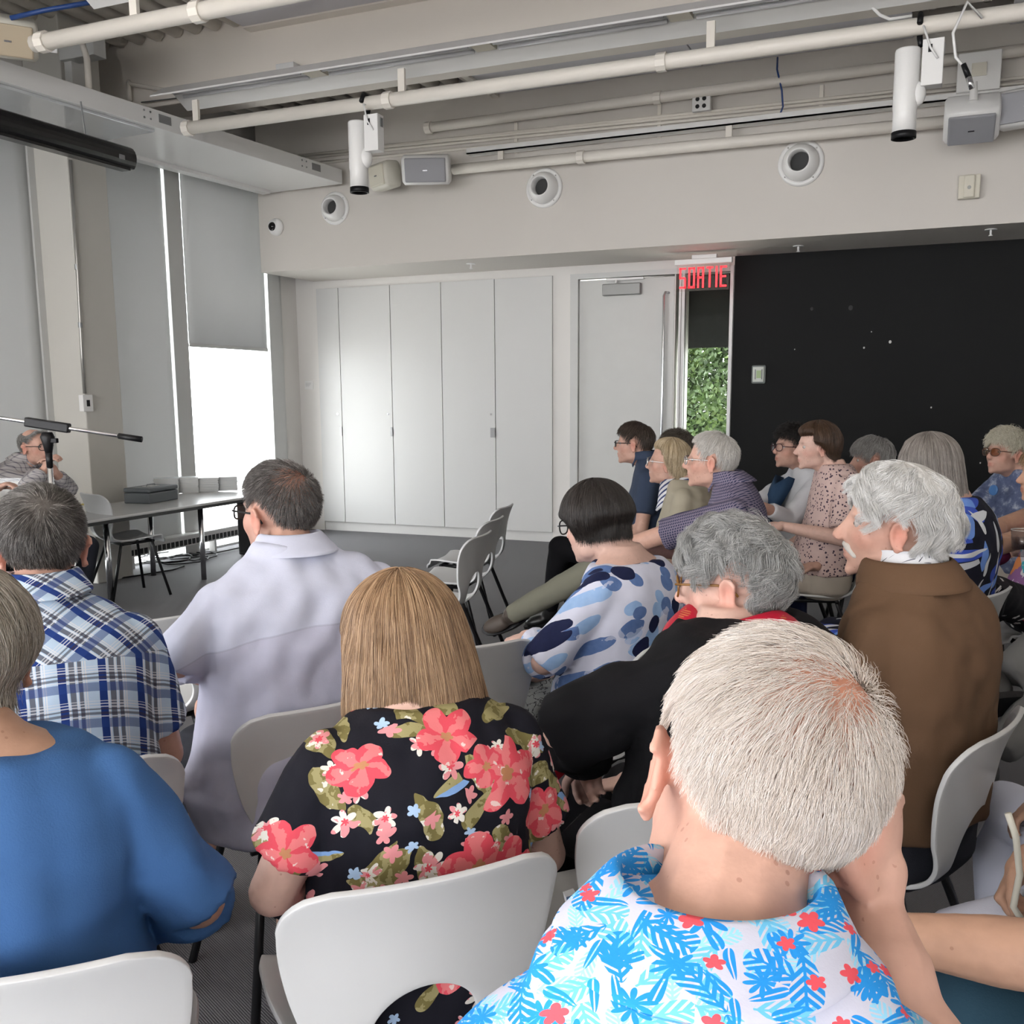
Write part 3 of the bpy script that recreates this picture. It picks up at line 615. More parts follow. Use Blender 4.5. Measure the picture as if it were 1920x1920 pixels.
# empty chairs
for (px, py, z, yaw, lab) in ((905, 1003, .8, 97, 'empty white chair nearest in the side-on row of three'), (930, 974, .8, 97, 'middle empty white chair of the side-on row of three'), (950, 950, .8, 97, 'farthest empty white chair of the side-on row of three')):
    q = at_z(px, py, z); a = math.radians(yaw); chair(q[0] - math.sin(a) * .27, q[1] + math.cos(a) * .27, yaw, lab, 'empty chairs')
q = (at_z(972, 1203, .8) + at_z(800, 1225, .8)) / 2; a = math.radians(50); chair(q[0] - math.sin(a) * .27, q[1] + math.cos(a) * .27, 50, 'empty white chair left of the woman in the blue dot blouse', 'empty chairs')
q = at_z(315, 1156, .8); a = math.radians(62); chair(q[0] - math.sin(a) * .27 + .02, q[1] + math.cos(a) * .27 - .02, 62, 'empty white chair between the plaid shirt and the white shirt', 'empty chairs')
q = at_z(1315, 1490, .8); a = math.radians(46); chair(q[0] - math.sin(a) * .27, q[1] + math.cos(a) * .27, 46, 'empty white chair behind the clear folder with red edge', 'empty chairs')
chair(-5.62, 5.72, -20, 'white chair pushed under the long table, black legs showing', 'chairs at the table')
# ------------------------------------------------------------------ table with cash box and books
TT = mat('table_top_white', (.62, .62, .61), .22, var=.01)
def table(cx_, y0, y1, label):
    r = empty('conference_table', (cx_, (y0 + y1) / 2, 0)); tag(r, label, 'table', 'long tables'); h = (y1 - y0) / 2
    MB().box((-.375, -h, .635), (.375, h, .655)).build('table_top', TT, r, bevel=.006); MB().box((-.36, -h + .015, .61), (.36, h - .015, .635)).build('edge_frame', mat('table_edge', (.03, .03, .03), .4), r)
    for sx in (-.3, .24):
        for y in (-h + .45, h - .75): MB().cone((sx, y, 0), .022, (sx, y, .61), .022, 14).build('leg', CHROME, r, smooth=True)
    return r
table(-5.775, 4.98, 7.2, 'long white table with cash box and book stacks'); table(-5.775, 2.74, 4.97, 'long white table where the man in checked shirt sits')
cb = empty('cash_box', (-5.93, 6.33, .655), math.radians(8)); tag(cb, 'grey metal cash box on the white table', 'cash box')
GB = mat('cash_box_grey', (.12, .135, .145), .4, var=.03)
MB().box((-.12, -.2, 0), (.12, .2, .085)).build('box_body', GB, cb, bevel=.01, seg=3); MB().box((-.122, -.202, .088), (.122, .202, .125)).build('lid', GB, cb, bevel=.012, seg=3)
MB().box((-.04, -.06, .125), (.04, .06, .128)).build('lid_label', mat('label_paper', (.6, .6, .58), .5), cb); MB().tube([(-.0, -.06, .128), (0, -.05, .142), (0, .05, .142), (0, .06, .128)], .004).build('handle', GREYM, cb)
BK = mat('book_pages', (.74, .74, .73), .6); CV = mat('book_cover', (.66, .70, .71), .3)
pg = MB().box((-.105, -.078, .001), (.103, .078, .009)).mesh('pages'); pg.materials.append(BK)
cvm = MB().box((-.108, -.08, 0), (.106, .08, .001)).box((-.108, -.08, .009), (.106, .08, .0102)).mesh('cover'); cvm.materials.append(CV)
for si, (px, n) in enumerate(((315, 13), (352, 13), (390, 12), (425, 12))):
    q = at_z(px, 925 - si * 2.0, .66)
    lab = ['white book in the stack partly behind the cash box', 'white book in the second stack from the cash box', 'white book in the third stack from the cash box', 'white book in the stack nearest the bright window'][si]
    for k in range(n):
        r = empty('book', (q[0] - .05 + random.uniform(-.003, .003), q[1] + .05 + random.uniform(-.003, .003), .6555 + k * .0106), math.radians(38 + random.uniform(-2, 2)))
        tag(r, lab, 'book', 'stack %s of white books on the table' % ['one', 'two', 'three', 'four'][si])
        link('pages', pg, r); link('cover', cvm, r)
# small things on the table
q = at_z(165, 944, .66); o = MB().box((-.05, -.1, 0), (.05, .1, .003)).build('leaflet', mat('yellow_leaflet', (.55, .45, .08), .5)); o.location = (q[0], q[1], .656); o.rotation_euler = (0, 0, .4); tag(o, 'yellow leaflet lying on the white table', 'leaflet')
q = at_z(137, 938, .66); r = empty('paper_cup', (q[0], q[1], .656)); tag(r, 'white paper cup near the elbow of the seated speaker', 'cup')
MB().lathe([(.028, 0), (.036, .09), (.034, .09), (.026, .004)], k=20, caps=True).build('cup_wall', METW, r, smooth=True)
# acrylic sign holder
q = at_d(12, 900, 6.1); r = empty('sign_holder', (q[0], q[1], .656), math.radians(30)); tag(r, 'clear acrylic sign holder with white paper by the left frame edge', 'sign holder')
AC = glass('acrylic_clear', (.97, .98, .98))
MB().box((-.10, -.004, 0), (.10, .004, .36), Matrix.Rotation(-.15, 4, 'X')).build('clear_plate', AC, r); MB().box((-.10, .0, 0), (.10, .16, .004)).build('base', AC, r)
MB().box((-.09, -.003, .20), (.07, .001, .34), Matrix.Translation((0, -.006, 0)) @ Matrix.Rotation(-.15, 4, 'X')).build('paper', BK, r)
# microphone boom stand
q = at_d(88, 806, 4.2); r = empty('microphone_stand', (q[0], q[1], 0)); tag(r, 'chrome microphone boom stand in front of the speaker table', 'mic stand'); hz = q[2]
e1 = at_d(-120, 765, 4.2) - np.array([q[0], q[1], 0]); e2 = at_d(266, 824, 4.2) - np.array([q[0], q[1], 0])
MB().cone((0, 0, .05), .011, (0, 0, hz - .03), .011, 14).build('pole', CHROME, r, smooth=True); mid = np.array([0, 0, hz])
MB().cone(e1, .008, e2, .008, 12).build('boom', CHROME, r, smooth=True); dv = nrm(e2 - e1)
MB().cone(e2 - dv * .10, .0125, e2, .013, 12).build('counterweight_grip', BLACK, r, smooth=True)
tc = e1 + dv * (dv @ (mid - e1)); MB().cbox((0, 0, 0), (.19, .035, .04), Matrix(np.vstack([np.column_stack([dv, nrm(np.cross((0, 0, 1), dv)), np.cross(dv, nrm(np.cross((0, 0, 1), dv))), tc]), [0, 0, 0, 1]]).tolist())).build('clutch', BLACK, r, bevel=.006)
MB().lathe([(.014, hz - .10), (.022, hz - .06), (.03, hz - .03), (.02, hz - .01)], k=16).build('swivel', BLACK, r, smooth=True); MB().box((.02, -.008, hz - .055), (.055, .008, hz - .035)).build('wing_knob', BLACK, r, bevel=.003)
MB().cone((.0, 0, hz - .16), .013, (0, 0, hz - .09), .015, 14).build('collar', BLACK, r, smooth=True)
for k in range(3): t = k * 2.094; MB().tube([(0, 0, .12), (.3 * math.cos(t), .3 * math.sin(t), .012)], .009).build('tripod_leg', BLKM, r, smooth=True)
# floor loudspeaker, cables and floor box
q = at_z(470, 1040, 0); r = empty('floor_loudspeaker', (q[0] + .05, q[1] + .1, 0), math.radians(20)); tag(r, 'black floor loudspeaker behind the man in white shirt', 'speaker')
MB().box((-.17, -.16, .01), (.17, .16, .60)).build('cabinet', mat('speaker_black', (.008, .008, .009), .5), r, bevel=.015); MB().box((-.15, -.172, .04), (.15, -.16, .57)).build('grille', BLACK, r)
c0 = np.array([q[0] - .55, q[1] - .45, .008]); pts = []
for i in range(90):
    t = i * .33; rr = .22 + .12 * math.sin(i * .21) + .05 * math.sin(i * .57); pts.append(c0 + (rr * 1.35 * math.cos(t) + .1 * math.sin(i * .1), rr * math.sin(t), .004 * (i % 5)))
pts += [np.array(p) for p in ((q[0] - .35, q[1] - .1, .01), (q[0] - .3, q[1] + .25, .02), (q[0] - .22, q[1] + .25, .2), (q[0] - .02, q[1] + .28, .22))]
o = MB().tube([np.asarray(p) - c0 for p in pts], .006, 6).build('coiled_cable', BLACK, None, smooth=True); o.location = tuple(c0); tag(o, 'black cable lying in loose coils on the carpet', 'cable')
a_, b_ = at_z(172, 1092, 0), at_z(345, 1062, 0); o = MB().tube([(0, 0, .007), ((b_ - a_) * .4 + (.05, -.1, .007)), ((b_ - a_) * .75 + (.1, .02, .007)), (b_ - a_) + (0, 0, .007)], .007, 6).build('floor_cable', BLACK, None, smooth=True); o.location = tuple(a_); tag(o, 'black cable running along the carpet under the table', 'cable')
# conduit with its outlet on the column
c1, c2 = at_x(132, 300, -6.2), at_x(158, 738, -6.2)
r = empty('column_conduit', tuple(c2)); tag(r, 'steel conduit running down the wall column to an outlet', 'conduit')
MB().tube([c1 - c2, (c1 - c2) * .55 + (.006, 0, 0), (c1 - c2) * .2, (0, 0, 0)], .012, 8).build('tube', mat('zinc_conduit', (.45, .44, .41), .35, metal=.7), r, smooth=True)
MB().box((-.012, -.05, -.14), (.035, .05, -.01)).build('outlet_plate', METW, r, bevel=.004); MB().box((.034, -.016, -.10), (.037, .016, -.05)).build('outlet_slot', BLACK, r)
for t in (.3, .55): MB().cone((c1 - c2) * t + (0, 0, .02), .016, (c1 - c2) * t - (0, 0, .02), .016).build('coupling', GREYM, r)
# ------------------------------------------------------------------ people
import zlib
hsh = lambda t: zlib.crc32(t.encode())
def skin_mat(name, c):
    m, nt, p = newmat(name); (x, y, z), vec = objco(nt)
    a = nt.nodes.new('ShaderNodeAttribute'); a.attribute_name = 'tint'
    n = noise(nt, vec, 45, 4); n2 = noise(nt, vec, 160, 2)
    b = mix(nt, n, tuple(k * .84 for k in c), tuple(min(1, k * 1.12) for k in c))
    sp = nt.nodes.new('ShaderNodeTexVoronoi'); sp.inputs['Scale'].default_value = 75; nt.links.new(vec, sp.inputs['Vector'])
    spot = X(nt, sp.outputs['Distance']).lt(.16) * noise(nt, vec, 22, 1).gt(.56)
    b = mix(nt, spot * .45, b, (c[0] * .55, c[1] * .42, c[2] * .38))
    b2 = mix(nt, 1.0, b, a.outputs['Color'], 'MULTIPLY'); nt.links.new(b2, p.inputs['Base Color'])
    p.inputs['Roughness'].default_value = .52; p.inputs['Specular IOR Level'].default_value = .35
    p.inputs['Subsurface Weight'].default_value = .0
    bump(nt, p, n2, .12, .002); return m
SKIN = {k: skin_mat('skin_' + k, c) for k, c in dict(pink=(.60, .36, .28), tan=(.50, .295, .205), fair=(.64, .42, .345), dim=(.52, .315, .245)).items()}
EYEW = mat('eye_white', (.48, .43, .40), .15, var=0); IRIS = mat('iris_dark', (.03, .025, .02), .1, var=0)
def rotm(yaw=0, pitch=0, roll=0):
    return np.array((Matrix.Rotation(yaw, 3, 'Z') @ Matrix.Rotation(pitch, 3, 'X') @ Matrix.Rotation(roll, 3, 'Y')))
def hair_mat(name, cols, rough=.42):
    m, nt, p = newmat(name); h = nt.nodes.new('ShaderNodeHairInfo'); (x, y, z), vec = objco(nt)
    n = noise(nt, vec, 28, 3)
    f = X(nt, h.outputs['Random']) * .85 + n * .5 - .18
    nt.links.new(ramp(nt, f, [(i / (len(cols) - 1) if len(cols) > 1 else 0, c) for i, c in enumerate(cols)]), p.inputs['Base Color'])
    p.inputs['Roughness'].default_value = rough; p.inputs['Specular IOR Level'].default_value = .4; return m
def shell_hair_mat(name, cols):
    m, nt, p = newmat(name); (x, y, z), vec = objco(nt); n = noise(nt, vec, 60, 4)
    nt.links.new(mix(nt, n, tuple(k * .75 for k in cols[0]), cols[len(cols) // 2]), p.inputs['Base Color']); p.inputs['Roughness'].default_value = .6; bump(nt, p, noise(nt, vec, 140, 3), .5, .004); return m
SCALP_C = np.array([0, -.012, .030]); SCALP_R = np.array([.0785, .0995, .0885])
PH = np.radians([0, 35, 60, 80, 95, 110, 130, 180])
LINES = dict(short=[50, 53, 62, 94, 74, 90, 118, 126], recede=[30, 30, 52, 90, 74, 90, 118, 124], full=[58, 58, 64, 96, 78, 94, 122, 130], horse=[30, 34, 60, 92, 82, 104, 120, 126])
def head_mesh_parts(mb, Hm, s):
    T = lambda p: (Hm[:3, :3] @ np.asarray(p, float)) + Hm[:3, 3]
    R = Hm[:3, :3] / s
    E_ = lambda c, r, q=None: mb.ell(T(c), np.asarray(r) * s, R if q is None else R @ q)
    C_ = lambda a, ra, b, rb: mb.cap(T(a), ra * s, T(b), rb * s)
    E_((0, -.012, .030), (.0755, .0965, .0855)); E_((0, .028, -.022), (.062, .066, .088)); E_((0, .036, -.078), (.049, .048, .036))
    mb.ell(T((0, .078, -.103)), np.array((.020, .016, .016)) * s, R)
    for q in (-1, 1):
        E_((q * .044, .050, -.024), (.023, .024, .030)); E_((q * .045, .008, -.070), (.015, .036, .028))
        E_((q * .0115, .106, -.034), (.0085, .011, .008))
        # ear: bowl, rim and lobe
        er = rotm(q * .35, 0, q * .12); ec = np.array((q * .078, -.012, -.012))
        E_(ec, (.0065, .017, .027), er)
        rim = [ec + er @ np.array((q * .006, .019 * math.cos(t) - .002, .031 * math.sin(t))) for t in np.linspace(-1.9, 2.6, 9)[::-1]]
        for a, b in zip(rim[:-1], rim[1:]): C_(a, .0048, b, .0048)
        E_(ec + er @ np.array((q * .003, .004, -.030)), (.0065, .009, .010), er); E_(ec + er @ np.array((0, .017, -.004)), (.006, .006, .008), er)
    C_((-.036, .077, .022), .0110, (.036, .077, .022), .0110); C_((0, .088, .014), .0085, (0, .112, -.026), .0115)
    C_((-.019, .092, -.060), .0068, (.019, .092, -.060), .0068); C_((-.016, .090, -.071), .0075, (.016, .090, -.071), .0075)
def hand_parts(mb, wrist, d, pn, side, curl=.5, s=1.0, thumb=.7, spread=.012):
    d = nrm(d); pn = nrm(np.asarray(pn, float) - d * (np.asarray(pn) @ d)); ac = np.cross(d, pn) * side      # ac points to the thumb side
    w = np.asarray(wrist, float)
    Rm = np.column_stack([ac, d, pn]); mb.ell(w + d * .050 * s, np.array((.039, .056, .0165)) * s, Rm, 14, 9); mb.cap(w, .025 * s, w + d * .03 * s, .027 * s, 10, 3)
    mb.cap(w + d * .088 * s + ac * .027 * s, .0115 * s, w + d * .085 * s - ac * .028 * s, .0105 * s, 10, 3)
    for i, (off, ln, r) in enumerate(((.028, .072, .0088), (.009, .080, .0092), (-.010, .075, .0088), (-.028, .060, .0078))):
        p = w + d * (.088 - .004 * abs(i - 1)) * s + ac * off * s; a = 0; dd_ = d + ac * (off * spread * 12)
        for j, f in enumerate((.45, .32, .23)):
            a += curl * (1.1, 1.25, .8)[j]; v = nrm(dd_) * math.cos(a) + pn * math.sin(a); q = p + v * ln * f * s; rr = r * s * (1 - .08 * j)
            mb.cap(p, rr, q, rr * .93, 9, 3); p = q
    p = w + d * .022 * s + ac * .030 * s; v = nrm(d * .62 + ac * .72 * thumb + pn * .35)
    q = p + v * .045 * s; mb.cap(p, .0135 * s, q, .0105 * s, 9, 3); v2 = nrm(d * .9 + ac * .15 + pn * (.35 + .4 * curl)); mb.cap(q, .0102 * s, q + v2 * .032 * s, .0085 * s, 9, 3)
TORSO = np.array([(.43, -.06, .15, .10), (.47, -.055, .185, .135), (.55, -.06, .19, .137), (.66, -.082, .172, .122), (.78, -.105, .168, .116), (.88, -.118, .180, .120), (.945, -.120, .184, .110), (.992, -.115, .168, .094), (1.028, -.106, .125, .077), (1.052, -.10, .082, .063), (1.078, -.092, .060, .055)])
SLOPE = [0.0]
def torso_rings(k, e0, fat, sw, lean, C, ts, top=11, hem=0.0, bot=0):
    out = []
    for (z, y, rx, ry) in TORSO[bot:top]:
        e = e0 + (hem if z < .6 else 0); rx = rx * (1 - SLOPE[0] * (.75 if .97 < z < 1.0 else 1.0 if 1.0 < z < 1.04 else .2 if .93 < z < .97 else 0));
        f = max(0, 1 - abs(z - .66) / .26); wz = .45 + (z - .45) * k; sx = rx * (sw if z > .8 else 1 + (sw - 1) * .5) + fat * f * .9 + e; sy = ry * (1 if z < .95 else 1) + fat * f * .7 + e
        t = np.arange(28) * 2 * math.pi / 28; c = np.cos(t); s_ = np.sin(t); ex = .85
        xx = np.sign(c) * np.abs(c) ** ex * sx; yy = np.sign(s_) * np.abs(s_) ** ex * sy
        fr = min(1, max(0, (wz - .45) / max(C - .45, .1)))
        out.append(np.stack([xx + ts[0] * fr, yy + y + fat * .35 * f + lean * (wz - C) + ts[1] * fr, np.full(28, wz)], 1))
    return out
def person(label, px, py, dep, yaw, head=(0, 0, 0), hs=1.05, skin='fair', lean=0.0, fat=0.0, sw=1.0, ts=(0, 0), arms=None, sleeve=(.62, .62), legs=None, top=None, bottom=None, hair=None,
           bare=False, bvox=.0065, cvox=.009, glasses=None, collar=None, neck=10, scarf=None, shoes=None, seat=True, chair_label=None, hands=None, group=None, fold=.0055, chair_yaw=None, ears=True, full=True, pant=1.0, earring=None, cdy=0, loose=.014, up=.035, cdx=0, tbot=2, collar_drop=0.0, stand=False, lapel=None, slope=0.0, sd=0.0):
    SLOPE[0] = slope
    Pw = at_d(px, py, dep); C = Pw[2]; k = (C + up - .45) / .715; ya = math.radians(yaw)
    root = empty('person', (Pw[0], Pw[1], 0), ya); tag(root, label, 'person', group)
    Wi = np.linalg.inv(np.array(root.matrix_basis) if False else np.array(Matrix.Translation((Pw[0], Pw[1], 0)) @ Matrix.Rotation(ya, 4, 'Z')))
    def loc(q):
        if q is None: return None
        if len(q) == 4: w = at_d(q[1], q[2], q[3]); return (Wi @ np.array([*w, 1]))[:3]
        return np.asarray(q, float)
    hy, hp, hr = [math.radians(a) for a in head]
    Hm = np.eye(4); Hm[:3, :3] = rotm(hy, hp, hr) * hs; Hm[:3, 3] = (0, 0, C); Hi = np.linalg.inv(Hm)
    TH = lambda p: (Hm[:3, :3] @ np.asarray(p, float)) + Hm[:3, 3]
    zz = lambda z: .45 + (z - .45) * k
    fr_ = lambda z: min(1, max(0, (z - .45) / (C - .45)))
    def sh(q): z = zz(.958) - sd; return np.array((q * .163 * sw + ts[0] * fr_(z), -.116 + lean * (z - C) + ts[1] * fr_(z), z))
    S = {q: sh(q) for q in (-1, 1)}
    if arms is None: arms = {}
    A = {}
    for q, nm in ((-1, 'L'), (1, 'R')):
        e, w = arms.get(nm, (None, None)); e = loc(e); w = loc(w)
        if e is None: e = S[q] + np.array((q * .075, .03, -.27))
        if w is None: w = np.array((q * .07, .22, .60)) + (ts[0], ts[1], 0)
        A[q] = (S[q], e, w)
    Lg = {}
    for q, nm in ((-1, 'L'), (1, 'R')):
        g = (legs or {}).get(nm); hip = np.array((q * .09, -.03 + lean * (.5 - C), .53))
        if g is None: kn, an, toe = np.array((q * .12, .40, .52)), np.array((q * .13, .38, .09)), (q * .05, 1, -.0)
        else: kn, an, toe = loc(g[0]), loc(g[1]), g[2]
        Lg[q] = (hip, kn, an, nrm(toe))
    # --- body
    mb = MB(); head_mesh_parts(mb, Hm, hs)
    nb = np.array((ts[0] * fr_(zz(1.04)), -.097 + lean * (zz(1.04) - C) + ts[1] * fr_(zz(1.04)), zz(1.03)))
    mb.cap(TH((0, -.028, -.045)), .054 * hs, nb, .060 * hs); mb.cap(TH((0, .02, -.07)), .038 * hs, nb + (0, .02, .0), .045 * hs)
    mb.rings(torso_rings(k, -.004, fat, sw, lean, C, ts))
    hd = hands or {}
    for q, nm in ((-1, 'L'), (1, 'R')):
        s_, e, w = A[q]; mb.cap(s_, .050, e, .040); mb.cap(e, .041, e + (w - e) * .35, .040); mb.cap(e + (w - e) * .35, .040, w, .0265)
        h = hd.get(nm, {}); d = loc(h['d']) - (loc((0, 0, 0)) if len(h.get('d', (0, 0, 0))) == 4 else 0) if 'd' in h else (w - e)
        if h.get('dw') is not None: d = Wi[:3, :3] @ np.asarray(h['dw'], float)
        pn = h.get('pn', (0, -.2, -1));
        if h.get('pw') is not None: pn = Wi[:3, :3] @ np.asarray(h['pw'], float)
        hand_parts(mb, w, d, pn, -q if h.get('flip') is None else q, h.get('curl', .55), h.get('s', 1.0), h.get('thumb', .7))
    if bare:
        for q in (-1, 1):
            hip, kn, an, toe = Lg[q]; mb.cap(hip, .075, kn, .056); mb.cap(kn, .055, kn + (an - kn) * .3, .055); mb.cap(kn + (an - kn) * .3, .055, an, .034); mb.cap(an, .033, an + toe * .05 - (0, 0, .02), .03)
    bm = fuse(mb, bvox, 3, 'body'); co = getco(bm); hl = (co - Hm[:3, 3]) @ Hi[:3, :3].T
    onh = np.linalg.norm(hl - (0, .01, -.01), axis=1) < .16
    ed = np.empty(len(bm.edges) * 2, np.int32); bm.edges.foreach_get('vertices', ed); ed = ed.reshape(-1, 2)
    wgt = onh & (np.abs(hl[:, 0]) < .071) & (hl[:, 1] > -.02); wgt = wgt.astype(float) * np.clip(1 - np.exp(-(((hl - (0, .112, -.028)) / (.016, .016, .018)) ** 2).sum(1)), .15, 1)
    ed = ed[(wgt[ed[:, 0]] > 0) | (wgt[ed[:, 1]] > 0)]; deg = np.bincount(ed.ravel(), minlength=len(co)).clip(1)
    for _ in range(int(round(16 * (.0055 / bvox) ** 1.3))):
        av = np.stack([np.bincount(ed[:, 0], co[ed[:, 1], c], len(co)) + np.bincount(ed[:, 1], co[ed[:, 0], c], len(co)) for c in range(3)], 1) / deg[:, None]
        co += (av - co) * (wgt * .55)[:, None] * (deg > 1)[:, None]
    hl = (co - Hm[:3, 3]) @ Hi[:3, :3].T
    dis = np.zeros_like(hl)
    for q in (-1, 1):
        g = np.exp(-(((hl - (q * .031, .092, .004)) / (.017, .03, .0125)) ** 2).sum(1)); dis[:, 1] -= .0095 * g
        g = np.exp(-(((hl - (q * .02, .088, -.052)) / (.008, .03, .016)) ** 2).sum(1)); dis[:, 1] -= .0025 * g
        g = np.exp(-(((hl - (q * .083, -.008, -.010)) / (.010, .008, .012)) ** 2).sum(1)); dis[:, 0] -= q * .006 * g
    g = np.exp(-(((hl - (0, .098, -.0655)) / (.022, .03, .0028)) ** 2).sum(1)); dis[:, 1] -= .004 * g
    co[onh] += (dis[onh] @ (Hm[:3, :3]).T); setco(bm, co)
    t = np.ones((len(co), 4), np.float32)
    def tint(c, r, col, amt):
        g = np.exp(-(((hl - np.asarray(c)) / np.asarray(r)) ** 2).sum(1)) * amt; g[~onh] = 0
        t[:, :3] = t[:, :3] * (1 - g[:, None]) + t[:, :3] * np.asarray(col) * g[:, None]
    tint((0, .10, -.060), (.020, .02, .006), (.85, .50, .50), .8); tint((0, .10, -.071), (.018, .02, .006), (.88, .52, .52), .8); tint((0, .11, -.03), (.018, .02, .016), (1.02, .80, .78), .5)
    for q in (-1, 1):
        tint((q * .048, .06, -.028), (.024, .04, .022), (1.0, .76, .74), .6); tint((q * .082, -.012, -.012), (.014, .03, .036), (1.05, .70, .66), .8)
        if hair and hair.get('brow') is not None: tint((q * .033, .095, .024), (.019, .02, .0055), hair['brow'], .85)
    if hair and hair.get('scalp') is not None: tint((.02, -.06, .10), (.06, .06, .05), hair['scalp'], .9)
    if hair and hair.get('stubble') is not None: tint((0, .05, -.085), (.07, .07, .04), hair['stubble'], .8)
    at = bm.color_attributes.new('tint', 'FLOAT_COLOR', 'POINT'); at.data.foreach_set('color', t.ravel())
    bo = link('body', bm, root, SKIN[skin])
    # --- eyes
    if full:
        for q in (-1, 1):
            eo = MB().ell(TH((q * .030, .0675, .004)), np.array((.0120,) * 3) * hs, Hm[:3, :3] / hs, 14, 9).build('eye', EYEW, root, smooth=True)
            MB().ell(TH((q * .030, .0738, .0035)), np.array((.0068, .0062, .0066)) * hs, Hm[:3, :3] / hs, 12, 7).build('iris', IRIS, eo, smooth=True)
    # --- top garment
    if top is not None:
        cm = MB(); cm.rings(torso_rings(k, max(.0085, loose * .75), fat, sw, lean, C, ts, 11 if (collar is True) else neck, .02 if tbot < 2 else 0, bot=tbot))
        for q, nm, sl in ((-1, 'L', sleeve[0]), (1, 'R', sleeve[1])):
            s_, e, w = A[q]
            if sl <= 0: continue
            u = min(1, sl); e2 = s_ + (e - s_) * u; cm.cap(s_, .060, s_ + (e - s_) * .25, .060); cm.cone(s_ + (e - s_) * .1, .061, e2, .050 + loose * .6 + (.008 if sl < 1 else 0))
            if sl > 1:
                cm.cap(e, .050 + loose * .3, e, .050 + loose * .3); w2 = e + (w - e) * (sl - 1); cm.cone(e, .051 + loose * .3, w2, .036 + loose * .4)
        gm = fuse(cm, cvox, 4, 'top'); c2 = getco(gm); n_ = np.empty(len(c2) * 3, np.float32); gm.vertices.foreach_get('normal', n_); n_ = n_.reshape(-1, 3)
        q3 = c2 * (1.0, 1.0, .55); amp = fold * (wob(q3, hsh(label) % 999, 9) + .6 * wob(c2, hsh(label) % 997 + 5, 22) + .5 * wob(c2 * (1.6, 1, 1), hsh(label) % 991 + 8, 15)); setco(gm, c2 + n_ * np.maximum(amp + fold * .35, -.0035)[:, None])
        go = link(top[0], gm, root, top[1])
        if collar is not None:
            cl = MB(); R_ = []
            base = torso_rings(k, .010, fat, sw, lean, C, ts, 11)[-1]; cen = base.mean(0); axis = nrm(nrm(TH((0, -.02, -.04)) - cen) + (0, 0, .6)); cb = collar_drop
            tt = np.linspace(0, 2 * math.pi, 41)[:-1] + math.pi / 2
            op = np.clip(1 - np.abs((tt - math.pi / 2 + math.pi) % (2 * math.pi) - math.pi) / .6, 0, 1)
            for hgt, rr, dz in ((-.030, .010, 0), (.005, .004, 0), (.032, .000, 0), (.038, .003, 0), (.034, .010, 0), (.012, .019, -.003), (-.010 - cb, .034 + cb * .6, -.008), (-.014 - cb, .032 + cb * .6, -.010))[:4 if stand else 8]:
                ring = np.stack([np.cos(tt) * (.065 + rr * 1.25) * hs, np.sin(tt) * (.064 + rr) * hs, np.zeros_like(tt)], 1) + cen + axis * hgt
                ring[:, 2] += dz - op * .050 - .012 * np.clip(np.sin(tt), 0, 1); ring[:, 1] += op * .010; R_.append(ring)
            cl.rings(R_, False, False); o = cl.build('collar', collar if not isinstance(collar, bool) else top[1], root, smooth=True); s2 = o.modifiers.new('s', 'SUBSURF'); s2.levels = s2.render_levels = 1
            if lapel is not None:
                R_ = []
                for hgt, rr, dz in ((-.03, .016, 0), (.010, .012, 0), (.016, .016, 0), (.010, .024, 0), (-.012, .036, -.004), (-.034, .046, -.010), (-.038, .042, -.012)):
                    ring = np.stack([np.cos(tt) * (.072 + rr * 1.3) * hs, np.sin(tt) * (.068 + rr) * hs, np.zeros_like(tt)], 1) + cen + axis * hgt; ring[:, 2] += dz - op * .09; R_.append(ring)
                o = MB().rings(R_, False, False).build('lapel', lapel, root, smooth=True); s2 = o.modifiers.new('s', 'SUBSURF'); s2.levels = s2.render_levels = 1
    # --- bottom garment
    if bottom is not None:
        pm = MB(); pm.rings(torso_rings(k, .008, fat, sw, lean, C, ts, 4))
        for q in (-1, 1):
            hip, kn, an, toe = Lg[q]; pm.cap(hip, .092, kn, .072); 
            if bottom[0] in ('skirt', 'dress_skirt', 'shorts'): continue
            e = kn + (an - kn) * pant; pm.cap(kn, .070, kn + (e - kn) * .3, .064); pm.cone(kn + (e - kn) * .25, .066, e, .050)
        if bottom[0] in ('skirt', 'dress_skirt'):
            kc = (Lg[-1][1] + Lg[1][1]) / 2; pm.cap((0, 0, .53), .085, kc, .07)
            for q in (-1, 1): pm.cone(Lg[q][1] - (0, .02, -.01), .085, Lg[q][1] + (Lg[q][2] - Lg[q][1]) * .22 + (0, 0, 0), .085)
        gm = fuse(pm, cvox * 1.25, 4, bottom[0]); c2 = getco(gm); n_ = np.empty(len(c2) * 3, np.float32); gm.vertices.foreach_get('normal', n_); n_ = n_.reshape(-1, 3)
        setco(gm, c2 + n_ * (.003 * (wob(c2, hsh(label) % 913, 13) + .5 * wob(c2, hsh(label) % 917, 28)))[:, None]); link(bottom[0], gm, root, bottom[1])
